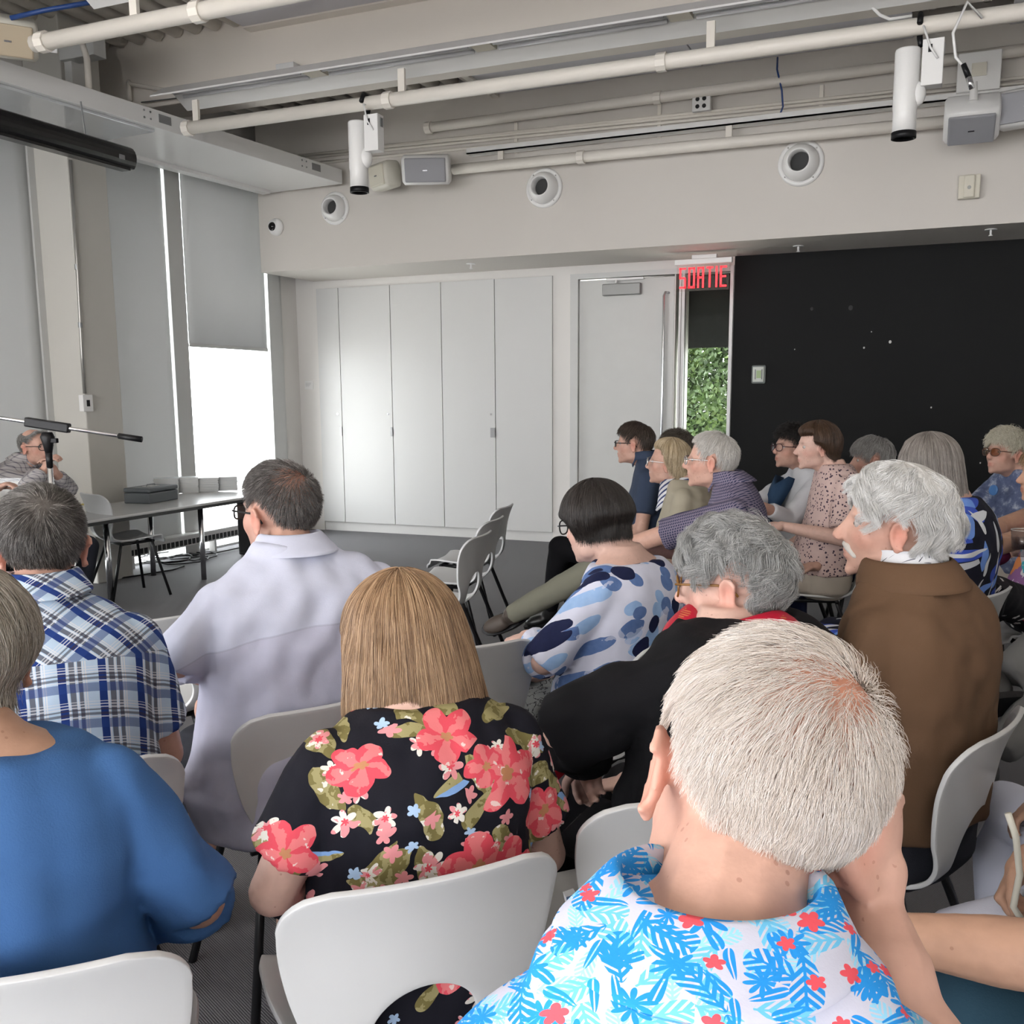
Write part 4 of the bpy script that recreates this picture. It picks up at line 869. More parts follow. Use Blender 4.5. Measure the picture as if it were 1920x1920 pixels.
    # --- shoes
    if shoes is not None:
        for q in (-1, 1):
            hip, kn, an, toe = Lg[q]; sm = MB(); f = toe; up = nrm(np.cross(np.cross(f, (an - kn) * -1), f)); sd = np.cross(f, up)
            Rm = np.column_stack([sd, f, up]); b = an - up * .02
            sm.ell(b + f * .01 - up * .01, (.040, .055, .045), Rm, 14, 9); sm.ell(b + f * .10 - up * .03, (.045, .085, .030), Rm, 14, 9); sm.cap(an, .045, an - up * .02, .045, 10, 3)
            so = link('shoe', fuse(sm, .009, 3, 'shoe'), root, shoes)
            sl_ = MB(); t_ = np.arange(24) * math.pi / 12; rg = lambda h: np.array([b + f * (.065 + .135 * math.cos(a)) + sd * .047 * math.sin(a) * (1 + .15 * math.cos(a)) - up * h for a in t_]); sl_.rings([rg(.045), rg(.068)])
            sl_.build('sole', BLACK, so)
    if glasses is not None: build_glasses(root, TH, Hm, hs, *glasses)
    if earring is not None:
        MB().ell(TH((-.086, -.010, -.050)), (.0045,) * 3, None, 10, 7).build('earring', earring, root, smooth=True)
    if hair is not None: build_hair(root, Hm, hs, hair)
    if scarf is not None: scarf(root, TH, nb, k)
    if seat:
        ch = math.radians(chair_yaw if chair_yaw is not None else yaw); off = lean * (.5 - C) * .8 + cdy
        chair(Pw[0] - math.sin(ch) * off + math.cos(ch) * cdx, Pw[1] + math.cos(ch) * off + math.sin(ch) * cdx, math.degrees(ch), chair_label)
    return root, TH, (A, Lg, Wi, C, k)
def build_glasses(root, TH, Hm, hs, m, style='round', lens=None):
    R = Hm[:3, :3]; g = MB(); gl = MB()
    for q in (-1, 1):
        pts = []; n = 20
        for i in range(n):
            t = 2 * math.pi * i / n; ex = .6 if style == 'rect' else .85; c, s = math.cos(t), math.sin(t)
            x = math.copysign(abs(c) ** ex, c) * .0245; z = math.copysign(abs(s) ** ex, s) * (.0165 if style == 'rect' else .021)
            pts.append(TH((q * .033 + x, .108 - .010 * ((q * .033 + x) / .05) ** 2, .000 + z)))
        g.tube(pts, .0017 * hs * (1.35 if style != 'thin' else .8), 6, True)
        cc = np.mean(pts, axis=0); gl.add(np.array(pts + [cc]), [(i, (i + 1) % n, n) for i in range(n)])
        g.tube([TH((q * .058, .100, .006)), TH((q * .070, .080, .007)), TH((q * .078, .01, .006)), TH((q * .079, -.02, -.004)), TH((q * .078, -.03, -.016))], .0019 * hs * (1.3 if style != 'thin' else .8), 6)
    g.tube([TH((-.009, .110, .005)), TH((0, .114, .008)), TH((.009, .110, .005))], .002 * hs, 6)
    o = g.build('glasses', m, root, smooth=True); l = gl.build('lenses', lens or glass('spectacle_lens', (.95, .96, .97), .12), o)
def build_hair(root, Hm, hs, h):
    line = np.radians(np.array(h['line'] if not isinstance(h['line'], str) else LINES[h['line']], float)); start = np.radians(np.array(h.get('start', [0] * 8), float))
    th = h.get('thick', .008); th_top = h.get('top', th); hang = np.array(h.get('hang', [0] * 8), float); tH = math.radians(h.get('th', 88 if any(hang > .004) else 170)); flare = h.get('flare', .05); curl = h.get('curl', 0)
    seed = h.get('seed', 1); g = np.random.default_rng(seed)
    def S(phi, a, off):
        """point on the hair surface: azimuth, angle along the meridian, lift above the scalp"""
        phi = np.asarray(phi, float); a = np.asarray(a, float); t = np.minimum(a, tH); ap = np.abs((phi + math.pi) % (2 * math.pi) - math.pi)
        d = np.stack([np.sin(t) * np.sin(phi), np.sin(t) * np.cos(phi), np.cos(t)], -1); n = d / SCALP_R; n /= np.linalg.norm(n, axis=-1, keepdims=True)
        p = SCALP_C + SCALP_R * d + n * np.asarray(off)[..., None]
        dr = np.maximum(0, a - tH) * .09; H_ = np.maximum(np.interp(ap, PH, hang), 1e-3); u = dr / H_
        p[..., 2] -= dr; rad = d.copy(); rad[..., 2] = 0; p += rad * (flare * dr)[..., None] - rad * (curl * np.clip(u, 0, 1.2) ** 2.2)[..., None]
        return p
    end = lambda ap: np.where(np.interp(ap, PH, hang) > .004, np.maximum(np.interp(ap, PH, line), tH) + np.interp(ap, PH, hang) / .09, np.interp(ap, PH, line))
    def lift(phi, a, A, a0):
        t = np.clip((a - a0) / np.maximum(A - a0, 1e-3), 0, 1); hg = np.interp(np.abs((phi + math.pi) % (2 * math.pi) - math.pi), PH, hang) > .004
        tp = np.where(hg, 1.0, np.clip((1 - t) / h.get('taper', .22), 0, 1)) * np.where(a0 > .05, np.clip(t / .15, 0, 1), 1)
        base = th + (th_top - th) * np.clip(np.cos(np.minimum(a, 1.57)), 0, 1)
        cl = h.get('clump', .15) * (np.sin(phi * 9 + 3 * np.sin(a * 2 + seed)) * .5 + np.sin(phi * 17 + a * 5 + seed) * .3)
        ap_ = np.abs((phi + math.pi) % (2 * math.pi) - math.pi); base = base * (1 - h.get('side', .0) * np.exp(-((ap_ - 1.68) / .42) ** 2) * np.clip((a - .9) / .5, 0, 1))
        return base * (1 + cl) * np.sqrt(tp) + .0015 * (tp > 0) - .006 * (tp <= .0)
    nphi, na = 88, 34; ph = np.linspace(-math.pi, math.pi, nphi + 1)[:-1]; tt = np.linspace(0, 1, na)
    PP, TT_ = np.meshgrid(ph, tt, indexing='ij'); ap = np.abs(PP); A = end(ap); A0 = np.interp(ap, PH, start); a = A0 + (A - A0) * TT_
    L_ = lift(PP, a, A, A0) * (1.0 if any(hang > .004) else .72); out = S(PP, a, L_); inn = S(PP, a, np.minimum(L_ - .004, -.002) * 0 - .004)
    V = np.concatenate([out.reshape(-1, 3), inn.reshape(-1, 3)]) @ Hm[:3, :3].T + Hm[:3, 3]
    n1 = nphi * na; Fc = []
    for i in range(nphi):
        i2 = (i + 1) % nphi
        for j in range(na - 1):
            Fc.append((i * na + j, i2 * na + j, i2 * na + j + 1, i * na + j + 1)); 
        Fc.append((i * na + na - 1, i2 * na + na - 1, n1 + i2 * na + na - 1, n1 + i * na + na - 1))
        for j in range(na - 2, na - 1 if h.get('nohang') else na - 1): Fc.append((n1 + i * na + j + 1, n1 + i2 * na + j + 1, n1 + i2 * na + j, n1 + i * na + j))
        if any(hang > 0):
            for j in range(na // 2, na - 2): Fc.append((n1 + i * na + j + 1, n1 + i2 * na + j + 1, n1 + i2 * na + j, n1 + i * na + j))
    ho = None
    if h.get('shell', True):
        ho = MB().add(V, Fc).build('hair', h['smat'], root, smooth=True)
    # strands
    N = h.get('n', 3000); K = h.get('k', 6); Ls = h.get('len', .05)
    phi = g.uniform(-math.pi, math.pi, N); A = end(np.abs(phi)); A0 = np.interp(np.abs(phi), PH, start)
    if h.get('mode', 'flow') == 'hang':
        s0 = np.maximum(A0, A * g.random(N) ** .9 * .75); s1 = np.minimum(A * (1 + .05 * g.normal(size=N)), s0 + (Ls / .09) * g.uniform(.6, 1.2, N)); s1 = np.maximum(s1, s0 + .15)
        u = np.linspace(0, 1, K); a = s0[:, None] + (s1 - s0)[:, None] * u; wv = h.get('wave', .02)
        pp = phi[:, None] + wv * np.sin(u * h.get('wf', 5) + g.uniform(0, 6.28, (N, 1))) * u + g.normal(size=(N, 1)) * .03 * u
        off = lift(pp, a, np.repeat(A[:, None], K, 1), np.repeat(A0[:, None], K, 1)) + .0012 + g.uniform(-.003, h.get('fuzz', .004), (N, 1)) * (.3 + .7 * u)
        P = S(pp, a, off)
    else:
        s0 = A0 + (A - A0) * np.sqrt(g.random(N)); off0 = np.full(N, .0); P0 = S(phi, s0, off0); wh = np.array(h.get('whorl', (0.01, -.075, .085)))
        den = h.get('thin')
        if den is not None:
            dd_ = np.linalg.norm(P0 - np.array(den[0]), axis=1); kp = g.random(N) > den[2] * np.exp(-(dd_ / den[1]) ** 2); P0 = P0[kp]; phi = phi[kp]; s0 = s0[kp]; A = A[kp]; A0 = A0[kp]; N = len(P0)
        nn = (P0 - SCALP_C) / SCALP_R ** 2; nn /= np.linalg.norm(nn, axis=1)[:, None]
        fl = P0 - wh
        if h.get('sweep') is not None: fl = fl * h.get('wmix', .0) * 10 + np.asarray(h['sweep'], float) * .1
        fl -= nn * (fl * nn).sum(1)[:, None]; fl /= np.maximum(np.linalg.norm(fl, axis=1), 1e-4)[:, None]; sd = np.cross(nn, fl)
        fl = fl + sd * (h.get('swirl', .25) + g.normal(size=(N, 1)) * h.get('mess', .25)); fl /= np.linalg.norm(fl, axis=1)[:, None]
        ln = Ls * g.uniform(.6, 1.15, (N, 1)); base = lift(phi, s0, A, A0); u = np.linspace(0, 1, K); P = np.zeros((N, K, 3)); wv = h.get('wave', 0); phs = g.uniform(0, 6.28, N) + h.get('coh', 0) * (P0[:, 2] * 60 + P0[:, 1] * 40)
        if h.get('coh'): phs = 3 * np.sin(P0[:, 2] * 55 + P0[:, 0] * 30) + 2 * np.sin(P0[:, 1] * 50) + g.normal(size=N) * .3
        lf = g.uniform(.2, 1.0, N) * h.get('lift', .012); bo_ = base * g.uniform(.55, 1.1, N)
        for i, ui in enumerate(u):
            p = P0 + fl * ln * ui + sd * (wv * np.sin(ui * h.get('wf', 6) + phs) * ui)[:, None]
            q = (p - SCALP_C) / SCALP_R; q /= np.linalg.norm(q, axis=1)[:, None]; n2 = q / SCALP_R; n2 /= np.linalg.norm(n2, axis=1)[:, None]
            P[:, i] = SCALP_C + SCALP_R * q + n2 * (bo_ * (.35 + .65 * min(1, ui * 2.5)) + lf * ui ** 1.5 + wv * .5 * np.sin(ui * h.get('wf', 6) * 1.3 + phs * 1.7) * ui)[:, None]
            if h.get('droop'): P[:, i, 2] -= h['droop'] * ui ** 2
    if h.get('mode', 'flow') == 'flow':
        kp = np.ones(N, bool)
        for q in (-1, 1): kp &= (np.linalg.norm((P - np.array((q * .088, -.006, -.008))) / (.03, .026, .040), axis=-1).min(1) > 1)
        P = P[kp]; N = len(P)
    cf = h.get('tuft', .0)
    if cf > 0:
        G = max(20, N // h.get('per', 28)); gi = g.choice(N, G, False); r0 = P[:, 0]; near = np.empty(N, int)
        for i in range(0, N, 2000): near[i:i + 2000] = ((r0[i:i + 2000, None] - r0[gi][None]) ** 2).sum(-1).argmin(1)
        gd = P[gi][near]; u_ = (np.linspace(0, 1, K) ** .8)[None, :, None] * cf; rootd = (r0 - gd[:, 0])[:, None]; P = P * (1 - u_) + (gd + rootd * .35) * u_
    W_ = P.reshape(-1, 3) @ Hm[:3, :3].T + Hm[:3, 3]
    cu = bpy.data.hair_curves.new('hair_strands'); cu.add_curves([K] * N); cu.position_data.foreach_set('vector', W_.astype(np.float32).ravel())
    r = np.tile(np.linspace(1, .35, K), N) * h.get('rad', .0005); at = cu.attributes.get('radius') or cu.attributes.new('radius', 'FLOAT', 'POINT'); at.data.foreach_set('value', r.astype(np.float32))
    cu.materials.append(h['mat']); so = bpy.data.objects.new('hair_strands', cu); COL.objects.link(so); so.parent = ho or root; so['kind'] = 'stuff'
def hairset(name, cols, scol=None):
    return dict(mat=hair_mat(name + '_strand', cols), smat=shell_hair_mat(name + '_hair', [scol or cols[0], cols[len(cols) // 2]]))
# ------------------------------------------------------------------ garments
def cloth(name, col, bs=.25, rough=.85, var=.06, vs=14.0, bscale=350):
    m = mat(name, col, rough, var=var, vs=vs, bs=bs, bscale=bscale, spec=.2); return m
def pattern(name, fn, rough=.8):
    m, nt, p = newmat(name); (x, y, z), vec = objco(nt)
    c = fn(nt, x, y, z, vec)
    n = noise(nt, vec, 22, 3); c = mix(nt, n * .16, c, (0.0, 0.0, 0.0))
    nt.links.new(c, p.inputs['Base Color']); p.inputs['Roughness'].default_value = rough; p.inputs['Specular IOR Level'].default_value = .25
    bump(nt, p, noise(nt, vec, 380, 2), .12, .002); return m
def cells(nt, u, v, scale, seed, rnd=1.0):
    n = nt.nodes.new('ShaderNodeTexVoronoi'); n.voronoi_dimensions = '2D'; n.inputs['Scale'].default_value = 1.0; n.inputs['Randomness'].default_value = rnd
    uu, vv = u * scale + seed * 3.7, v * scale + seed * 1.9
    nt.links.new(comb(nt, uu, vv), n.inputs['Vector'])
    sp = nt.nodes.new('ShaderNodeSeparateXYZ'); nt.links.new(n.outputs['Position'], sp.inputs[0]); cr = nt.nodes.new('ShaderNodeSeparateColor'); nt.links.new(n.outputs['Color'], cr.inputs[0])
    dx, dy = uu - X(nt, sp.outputs[0]), vv - X(nt, sp.outputs[1]); return dx, dy, [X(nt, cr.outputs[i]) for i in range(3)]
def flower(nt, u, v, scale, seed, pet=5, R=.34, deep=.35, dens=.7):
    """petalled blossom in each cell: mask, radius share, petal wave, random triple"""
    dx, dy, r = cells(nt, u, v, scale, seed); d = (dx * dx + dy * dy).sq(); a = dy.op('ARCTAN2', dx) + r[0] * 6.28
    w = (a * (pet / 2.0)).cos().ab(); e = (w * deep + (1 - deep)) * R * (r[1] * .5 + .6); m = d.lt(e) * r[2].lt(dens); return m, d / e, w, r
def leaf(nt, u, v, scale, seed, la=.42, lb=.15, dens=.8, ribs=0.0, rr=6.28):
    dx, dy, r = cells(nt, u, v, scale, seed); c, s = (r[0] * rr).cos(), (r[0] * rr).sin(); p, q = dx * c + dy * s, dy * c - dx * s
    e = (p / la) * (p / la) + ((q / lb) * (1 + p * .9)) * ((q / lb) * (1 + p * .9)); m = e.lt(1.0) * r[2].lt(dens)
    if ribs: m = m * ((p + q.ab() * 1.1) * ribs).fr().lt(.62).mx(q.ab().lt(lb * .10))
    return m, e, q, r
def uvco(x, y, z, s=1.0): return x * 1.0, z + y * s
def f_tropic(nt, x, y, z, vec):
    u, v = uvco(x, y, z, .9); nz = noise(nt, vec, 14, 2) - .5; u = u + nz * .02; v = v + nz * .02
    u = u * 2.0; v = v * 2.0
    c = (.60, .61, .73); b1, b2, b3, rd = (.02, .30, .80), (.16, .55, .85), (.32, .68, .90), (.85, .10, .13)
    m, e, q, r = leaf(nt, u, v, 15, 1, .50, .20, .85, 7.0); c = mix(nt, m, c, b3)
    m, e, q, r = leaf(nt, u, v, 13, 2, .52, .24, .9, 5.5); c = mix(nt, m, c, b2)
    m, d, w, r = flower(nt, u, v, 15, 3, 9, .46, .75, .75); c = mix(nt, m, c, b1)
    m, e, q, r = leaf(nt, u, v, 18, 4, .50, .13, .8); c = mix(nt, m * (q.ab().gt(.022)), c, b1)
    m, e, q, r = leaf(nt, u, v, 11, 7, .50, .22, .8, 6.0); c = mix(nt, m, c, b1)
    m, d, w, r = flower(nt, u, v, 17, 5, 5, .30, .45, .32); c = mix(nt, m, c, rd)
    return c
def f_floral(nt, x, y, z, vec):
    u, v = uvco(x, y, z, .5); nz = noise(nt, vec, 16, 2) - .5; u = u + nz * .035; v = v + nz * .03
    n = noise(nt, vec, 55, 3); bk = (.006, .006, .012); ol, ol2, wh, bl, pk, co = (.20, .17, .06), (.36, .32, .15), (.78, .75, .68), (.22, .38, .68), (.78, .30, .32), (.78, .085, .12)
    c = bk
    m, e, q, r = leaf(nt, u, v, 11, 1, .50, .19, .62); c = mix(nt, m, c, mix(nt, n.gt(.5), ol, ol2)); c = mix(nt, m * n.gt(.64), c, wh)
    m, e, q, r = leaf(nt, u, v, 13, 5, .46, .16, .5); c = mix(nt, m, c, mix(nt, n.gt(.52), ol2, ol)); c = mix(nt, m * r[1].gt(.6) * q.gt(.02), c, bl)
    m, d, w, r = flower(nt, u, v, 17, 2, 6, .40, .55, .42); c = mix(nt, m, c, mix(nt, n.gt(.5), pk, wh)); c = mix(nt, m * d.lt(.3), c, co)
    m, d, w, r = flower(nt, u, v, 24, 6, 5, .36, .5, .30); c = mix(nt, m, c, mix(nt, r[1].gt(.5), (.42, .58, .80), pk))
    m, d, w, r = flower(nt, u, v, 7.2, 8, 5, .47, .34, .42); pc = mix(nt, (n * .9 + w * .35 - d * .25).gt(.52), co, (.82, .21, .22)); pc = mix(nt, n.gt(.66), pc, (.85, .62, .58)); c = mix(nt, m, c, pc); c = mix(nt, m * d.lt(.2), c, (.55, .25, .12))
    return c
def f_dots(nt, x, y, z, vec):
    u, v = uvco(x, y, z, .4); nz = noise(nt, vec, 12, 3) - .5; u = u + nz * .02; v = v + nz * .02; n = noise(nt, vec, 60, 3); n2 = noise(nt, vec, 20, 2)
    c = (.72, .74, .88); 
    for sc, sd, R, dn, cols in ((15, 1, .44, .75, ((.28, .46, .78), (.40, .58, .86))), (14, 2, .42, .62, ((.08, .15, .36), (.16, .26, .52))), (12.5, 3, .43, .55, ((.008, .012, .05), (.012, .018, .07)))):
        dx, dy, r = cells(nt, u, v, sc, sd); d = (dx * dx * (r[0] * .7 + .75) + dy * dy).sq(); m = d.lt((r[1] * .35 + .65) * R) * r[2].lt(dn); m = m * (1 - n2.gt(.62) * (.55 if sd < 3 else 0)); c = mix(nt, m, c, mix(nt, n, *cols))
    return c
def stripes(t, per, marks):
    f = (t / per).fr(); out = None
    for lo, hi in marks:
        m = f.gt(lo) * f.lt(hi); out = m if out is None else out.mx(m)
    return out
def f_plaid(nt, x, y, z, vec):
    nz = noise(nt, vec, 9, 2) - .5; u = x + nz * .008; v = z + y * .6 + nz * .008
    yk = (z + y * .2).gt(.955); ud, vd = (u + v) * .707, (v - u) * .707; u2 = u + (ud - u) * yk; v2 = v + (vd - v) * yk
    P = .072; fine = ((u * 420.0).fr().gt(.5))
    c = (.55, .70, .86)
    nb = stripes(u2, P, ((.02, .22),)); c = mix(nt, nb, c, (.015, .045, .22)); br = stripes(u2, P, ((.30, .44), (.52, .62))); c = mix(nt, br * .8, c, (.055, .04, .06)); wl = stripes(u2, P, ((.24, .27), (.46, .49), (.64, .67), (.70, .73))); c = mix(nt, wl, c, (.80, .82, .86))
    nb = stripes(v2, P, ((.05, .30),)); c = mix(nt, nb * .62, c, (.02, .06, .27)); br = stripes(v2, P, ((.40, .47), (.53, .57))); c = mix(nt, br * .7, c, (.05, .04, .06)); wl = stripes(v2, P, ((.34, .37), (.60, .63), (.68, .71), (.76, .78))); c = mix(nt, wl * .75, c, (.82, .84, .88))
    return c
def f_check(c0, c1, per, w=.35):
    def fn(nt, x, y, z, vec):
        a = stripes(x + y * .7, per, ((0, w),)); b = stripes(z + y * .35, per, ((0, w),)); return mix(nt, (a + b) * .5, c0, c1)
    return fn
def f_smallcheck(nt, x, y, z, vec):
    a = stripes(x + y, .011, ((.2, .8),)); b = stripes(z + y * .3, .011, ((.2, .8),)); return mix(nt, a * b, (.22, .19, .26), (.03, .036, .085))
def f_specks(nt, x, y, z, vec):
    n = nt.nodes.new('ShaderNodeTexVoronoi'); n.inputs['Scale'].default_value = 62; nt.links.new(vec, n.inputs['Vector']); nn = noise(nt, vec, 70, 2); return mix(nt, X(nt, n.outputs['Distance']).lt(nn * .55 + .03), (.66, .49, .45), (.07, .045, .07))
def f_tie(nt, x, y, z, vec): n = noise(nt, vec, 16, 5, .65); return ramp(nt, n, [(.30, (.06, .085, .17)), (.52, (.12, .15, .26)), (.60, (.30, .34, .46)), (.70, (.55, .58, .66))])
def f_leafblue(nt, x, y, z, vec):
    u, v = uvco(x + y * .8, y * 0.0, z); c = (.008, .009, .02)
    m, e, q, r = leaf(nt, u, v, 8, 1, .55, .16, .9, 0, 1.6); c = mix(nt, m, c, (.05, .10, .50)); m, e, q, r = leaf(nt, u, v, 10, 2, .55, .12, .85, 0, 2.2); c = mix(nt, m, c, mix(nt, r[1].gt(.5), (.16, .30, .72), (.66, .68, .72)))
    m, e, q, r = leaf(nt, u, v, 12, 4, .5, .09, .7, 0, 2.0); c = mix(nt, m, c, (.70, .72, .74)); return c
def f_patch(nt, x, y, z, vec):
    n = noise(nt, vec, 26, 3); dx, dy, r = cells(nt, x + y * .6 + (n - .5) * .05, z + (n - .5) * .05, 13, 2)
    c = ramp(nt, r[0], [(0, (.72, .70, .74)), (.25, (.70, .12, .30)), (.45, (.06, .45, .52)), (.6, (.30, .14, .32)), (.75, (.76, .74, .75)), (.88, (.72, .26, .09))], True); return mix(nt, n.gt(.60), c, (.76, .74, .76))
def f_whitefl(nt, x, y, z, vec):
    m, d, w, r = flower(nt, x + y * .5, z + y * .8, 16, 1, 5, .26, .4, .55); return mix(nt, m, (.008, .008, .011), mix(nt, r[1].gt(.82), (.75, .74, .72), (.7, .05, .12)))
def f_bark(nt, x, y, z, vec):
    n = noise(nt, vec, 34, 4); a = (n - .5).ab().lt(.018); return mix(nt, a, (.16, .165, .16), (.02, .02, .022))
def f_stripe(nt, x, y, z, vec): return mix(nt, stripes(x * .6 + z + y * .4, .03, ((0, .4),)), (.72, .72, .74), (.05, .065, .16))
def f_xmarks(nt, x, y, z, vec):
    m, e, q, r = leaf(nt, x + y * .3, z + y * .9, 55, 1, .45, .06, .8); return mix(nt, m, (.78, .79, .82), (.04, .045, .07))
DENIM = cloth('dark_denim', (.022, .024, .032)); BLKC = cloth('black_cloth', (.006, .006, .0075), bs=.15); NAVY = cloth('navy_cloth', (.012, .017, .05)); KHAKI = cloth('olive_khaki_cloth', (.17, .168, .13)); GREYT = cloth('grey_trouser_cloth', (.13, .13, .128)); WHT = cloth('white_cotton', (.66, .68, .80), bs=.2, var=.02)
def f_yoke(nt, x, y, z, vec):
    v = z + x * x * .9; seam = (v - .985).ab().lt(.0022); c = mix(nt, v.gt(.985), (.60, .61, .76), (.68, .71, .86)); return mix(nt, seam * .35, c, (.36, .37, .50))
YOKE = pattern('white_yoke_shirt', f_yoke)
SHOEB = mat('shoe_black', (.012, .012, .012), .35); SHOEBR = mat('shoe_brown', (.06, .045, .035), .6); SHOEW = mat('shoe_pale', (.55, .54, .5), .6)
# ------------------------------------------------------------------ the audience
WHITEH = lambda n: hairset(n, [(.50, .47, .42), (.66, .63, .58), (.80, .78, .75)])
# man in the foreground, cheek on his right hand
hs_ = hairset('white_crop', [(.50, .42, .35), (.66, .59, .53), (.80, .76, .73)], (.60, .47, .40))
person('white haired man in tropical blue leaf print shirt leaning cheek on hand', 1415, 1478, 0.8, 14, head=(14, -12, 22), hs=1.05, slope=.30, sd=.075, skin='pink', lean=.15, sw=1.34, ts=(-.045, -.03), fat=.02, up=.052,
       arms={'R': (('p', 1668, 1905, .74), ('p', 1630, 1700, .80)), 'L': (None, None)}, hands={'R': dict(dw=(.02, .08, .30), pw=(-1, .3, .15), curl=.75, flip=1)}, sleeve=(.75, .55), top=('shirt', pattern('tropical_print', f_tropic)), bottom=('trousers', GREYT), shoes=SHOEBR, collar=True,
       hair=dict(**hs_, line=[54, 56, 66, 100, 84, 104, 120, 128], thick=.004, top=.010, n=30000, len=.028, lift=.006, rad=.00021, swirl=.45, mess=.30, wave=.0015, thin=((.05, -.05, .10), .060, .90), clump=.25, scalp=(1.08, .74, .58), k=5, whorl=(.02, -.07, .09), shell=False, tuft=.5, per=22), collar_drop=-.006, bvox=.0042, cvox=.0065, chair_label='white chair hidden beneath the man in tropical shirt', chair_yaw=25, fold=.004)
# woman with the floral top
hb = hairset('auburn', [(.10, .055, .028), (.24, .14, .075), (.40, .255, .145), (.52, .36, .22)])
FLO = pattern('floral_print', f_floral)
person('woman with reddish blonde bob in black floral print dress', 752, 1208, 1.72, 46, head=(18, -6, 0), hs=1.0, skin='fair', fat=.02, sw=.95, arms={'L': (('p', 512, 1672, 1.62), None), 'R': (('p', 1020, 1600, 1.82), None)}, sleeve=(.66, .66), top=('dress_top', FLO), tbot=0, bottom=('dress_skirt', FLO), shoes=SHOEB, bare=True,
       hair=dict(**hb, line=[62, 62, 66, 100, 95, 110, 124, 130], hang=[0, 0, .03, .15, .175, .185, .185, .185], th=86, thick=.016, top=.012, n=17000, mode='hang', len=.30, k=12, rad=.00042, flare=.25, curl=.015, wave=.03, fuzz=.006, clump=.14, seed=3, tuft=.45, per=40), glasses=(mat('burgundy_frame', (.12, .015, .025), .3), 'rect'), bvox=.0055, cvox=.0065, cdy=-.05, cdx=-.055, chair_label='white chair of the woman in the floral dress')
# man in white shirt
hg = hairset('dark_grey_crop', [(.025, .022, .020), (.07, .062, .057), (.16, .145, .135), (.42, .40, .39)], (.10, .07, .058))
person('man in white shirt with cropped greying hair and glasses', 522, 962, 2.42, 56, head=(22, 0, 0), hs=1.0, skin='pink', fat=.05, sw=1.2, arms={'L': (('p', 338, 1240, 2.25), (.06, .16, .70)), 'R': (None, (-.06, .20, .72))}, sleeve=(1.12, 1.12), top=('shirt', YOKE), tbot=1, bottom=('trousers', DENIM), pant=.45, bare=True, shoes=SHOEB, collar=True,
       hair=dict(**hg, line='short', taper=.45, tuft=.35, thick=.003, top=.008, n=17000, len=.024, lift=.011, rad=.00034, swirl=.5, mess=.25, shell=False, thin=((.02, -.03, .115), .035, .75), scalp=(.85, .55, .42), brow=(.3, .25, .22), stubble=(.62, .60, .60), k=5), glasses=(BLACK, 'rect'), bvox=.0055, cvox=.0075, chair_label='white chair with a dark scuff under the man in white shirt', chair_yaw=58, loose=.022, fold=.014)
# man in plaid shirt
hd_ = hairset('salt_pepper', [(.028, .024, .020), (.06, .052, .046), (.13, .12, .11), (.42, .40, .38)], (.07, .055, .046))
person('man in blue plaid shirt with short salt and pepper hair', 80, 1024, 2.05, 50, head=(-2, 2, 0), hs=1.0, skin='pink', fat=.02, sw=1.02, ts=(-.02, 0), arms={'R': ((.21, -.03, .72), None)}, sleeve=(.7, .7), top=('shirt', pattern('blue_plaid', f_plaid)), bottom=('trousers', DENIM), shoes=SHOEB, collar=True,
       hair=dict(**hd_, line='short', taper=.4, tuft=.4, thick=.006, top=.011, n=19000, len=.034, lift=.009, rad=.00036, swirl=.35, mess=.22, k=5, thin=((.0, -.07, .10), .02, .5)), bvox=.0055, cvox=.0065, chair_label='white chair under the man in plaid shirt', loose=.014)
# woman in blue at the lower left
hq = hairset('ash_grey', [(.16, .135, .10), (.34, .30, .25), (.55, .51, .46)])
person('woman in plain blue top with ash grey hair at the frame edge', -66, 1238, 1.42, 42, head=(8, 0, 0), hs=1.0, skin='tan', fat=.03, sw=1.12, arms={'R': (('p', 372, 1690, 1.50), (.12, .22, .62))}, sleeve=(1.85, 1.85), neck=9, top=('blouse', cloth('blue_linen', (.052, .135, .32), bs=.3)), bottom=('trousers', DENIM), shoes=SHOEB,
       hair=dict(**hq, line='full', hang=[0, 0, 0, .02, .03, .045, .05, .05], thick=.018, n=9000, mode='hang', len=.14, k=8, rad=.0005, flare=.0, curl=.02, wave=.08, fuzz=.008), bvox=.006, cvox=.008, cdy=-.03, cdx=.08, chair_yaw=38, chair_label='white chair in the lower corner under the woman in blue', loose=.022, fold=.010)
# grey haired woman in black with red scarf
hw = hairset('steel_grey', [(.16, .16, .155), (.36, .36, .35), (.62, .62, .61)])
def redscarf(root, TH, nb, k):
    R_ = []; tt = np.linspace(0, 2 * math.pi, 33)[:-1]
    for h, r1, r2 in ((.030, .076, .072), (.038, .086, .082), (.022, .118, .108), (-.016, .170, .135), (-.024, .170, .133), (.0, .11, .10)):
        R_.append(np.stack([np.cos(tt) * r1, np.sin(tt) * r2, h - .02 * np.cos(tt * 2) * (r1 / .15)], 1) + nb)
    m = pattern('red_gold_silk', lambda nt, x, y, z, vec: mix(nt, (noise(nt, vec, 18, 4) * 1.0).gt(.56) * stripes(z * 1.0 + x * .2, .004, ((0, .5),)), (.52, .012, .04), (.60, .20, .07)), .45)
    o = MB().rings(R_, False, False).build('scarf', m, root, smooth=True); s2 = o.modifiers.new('s', 'SUBSURF'); s2.levels = s2.render_levels = 1
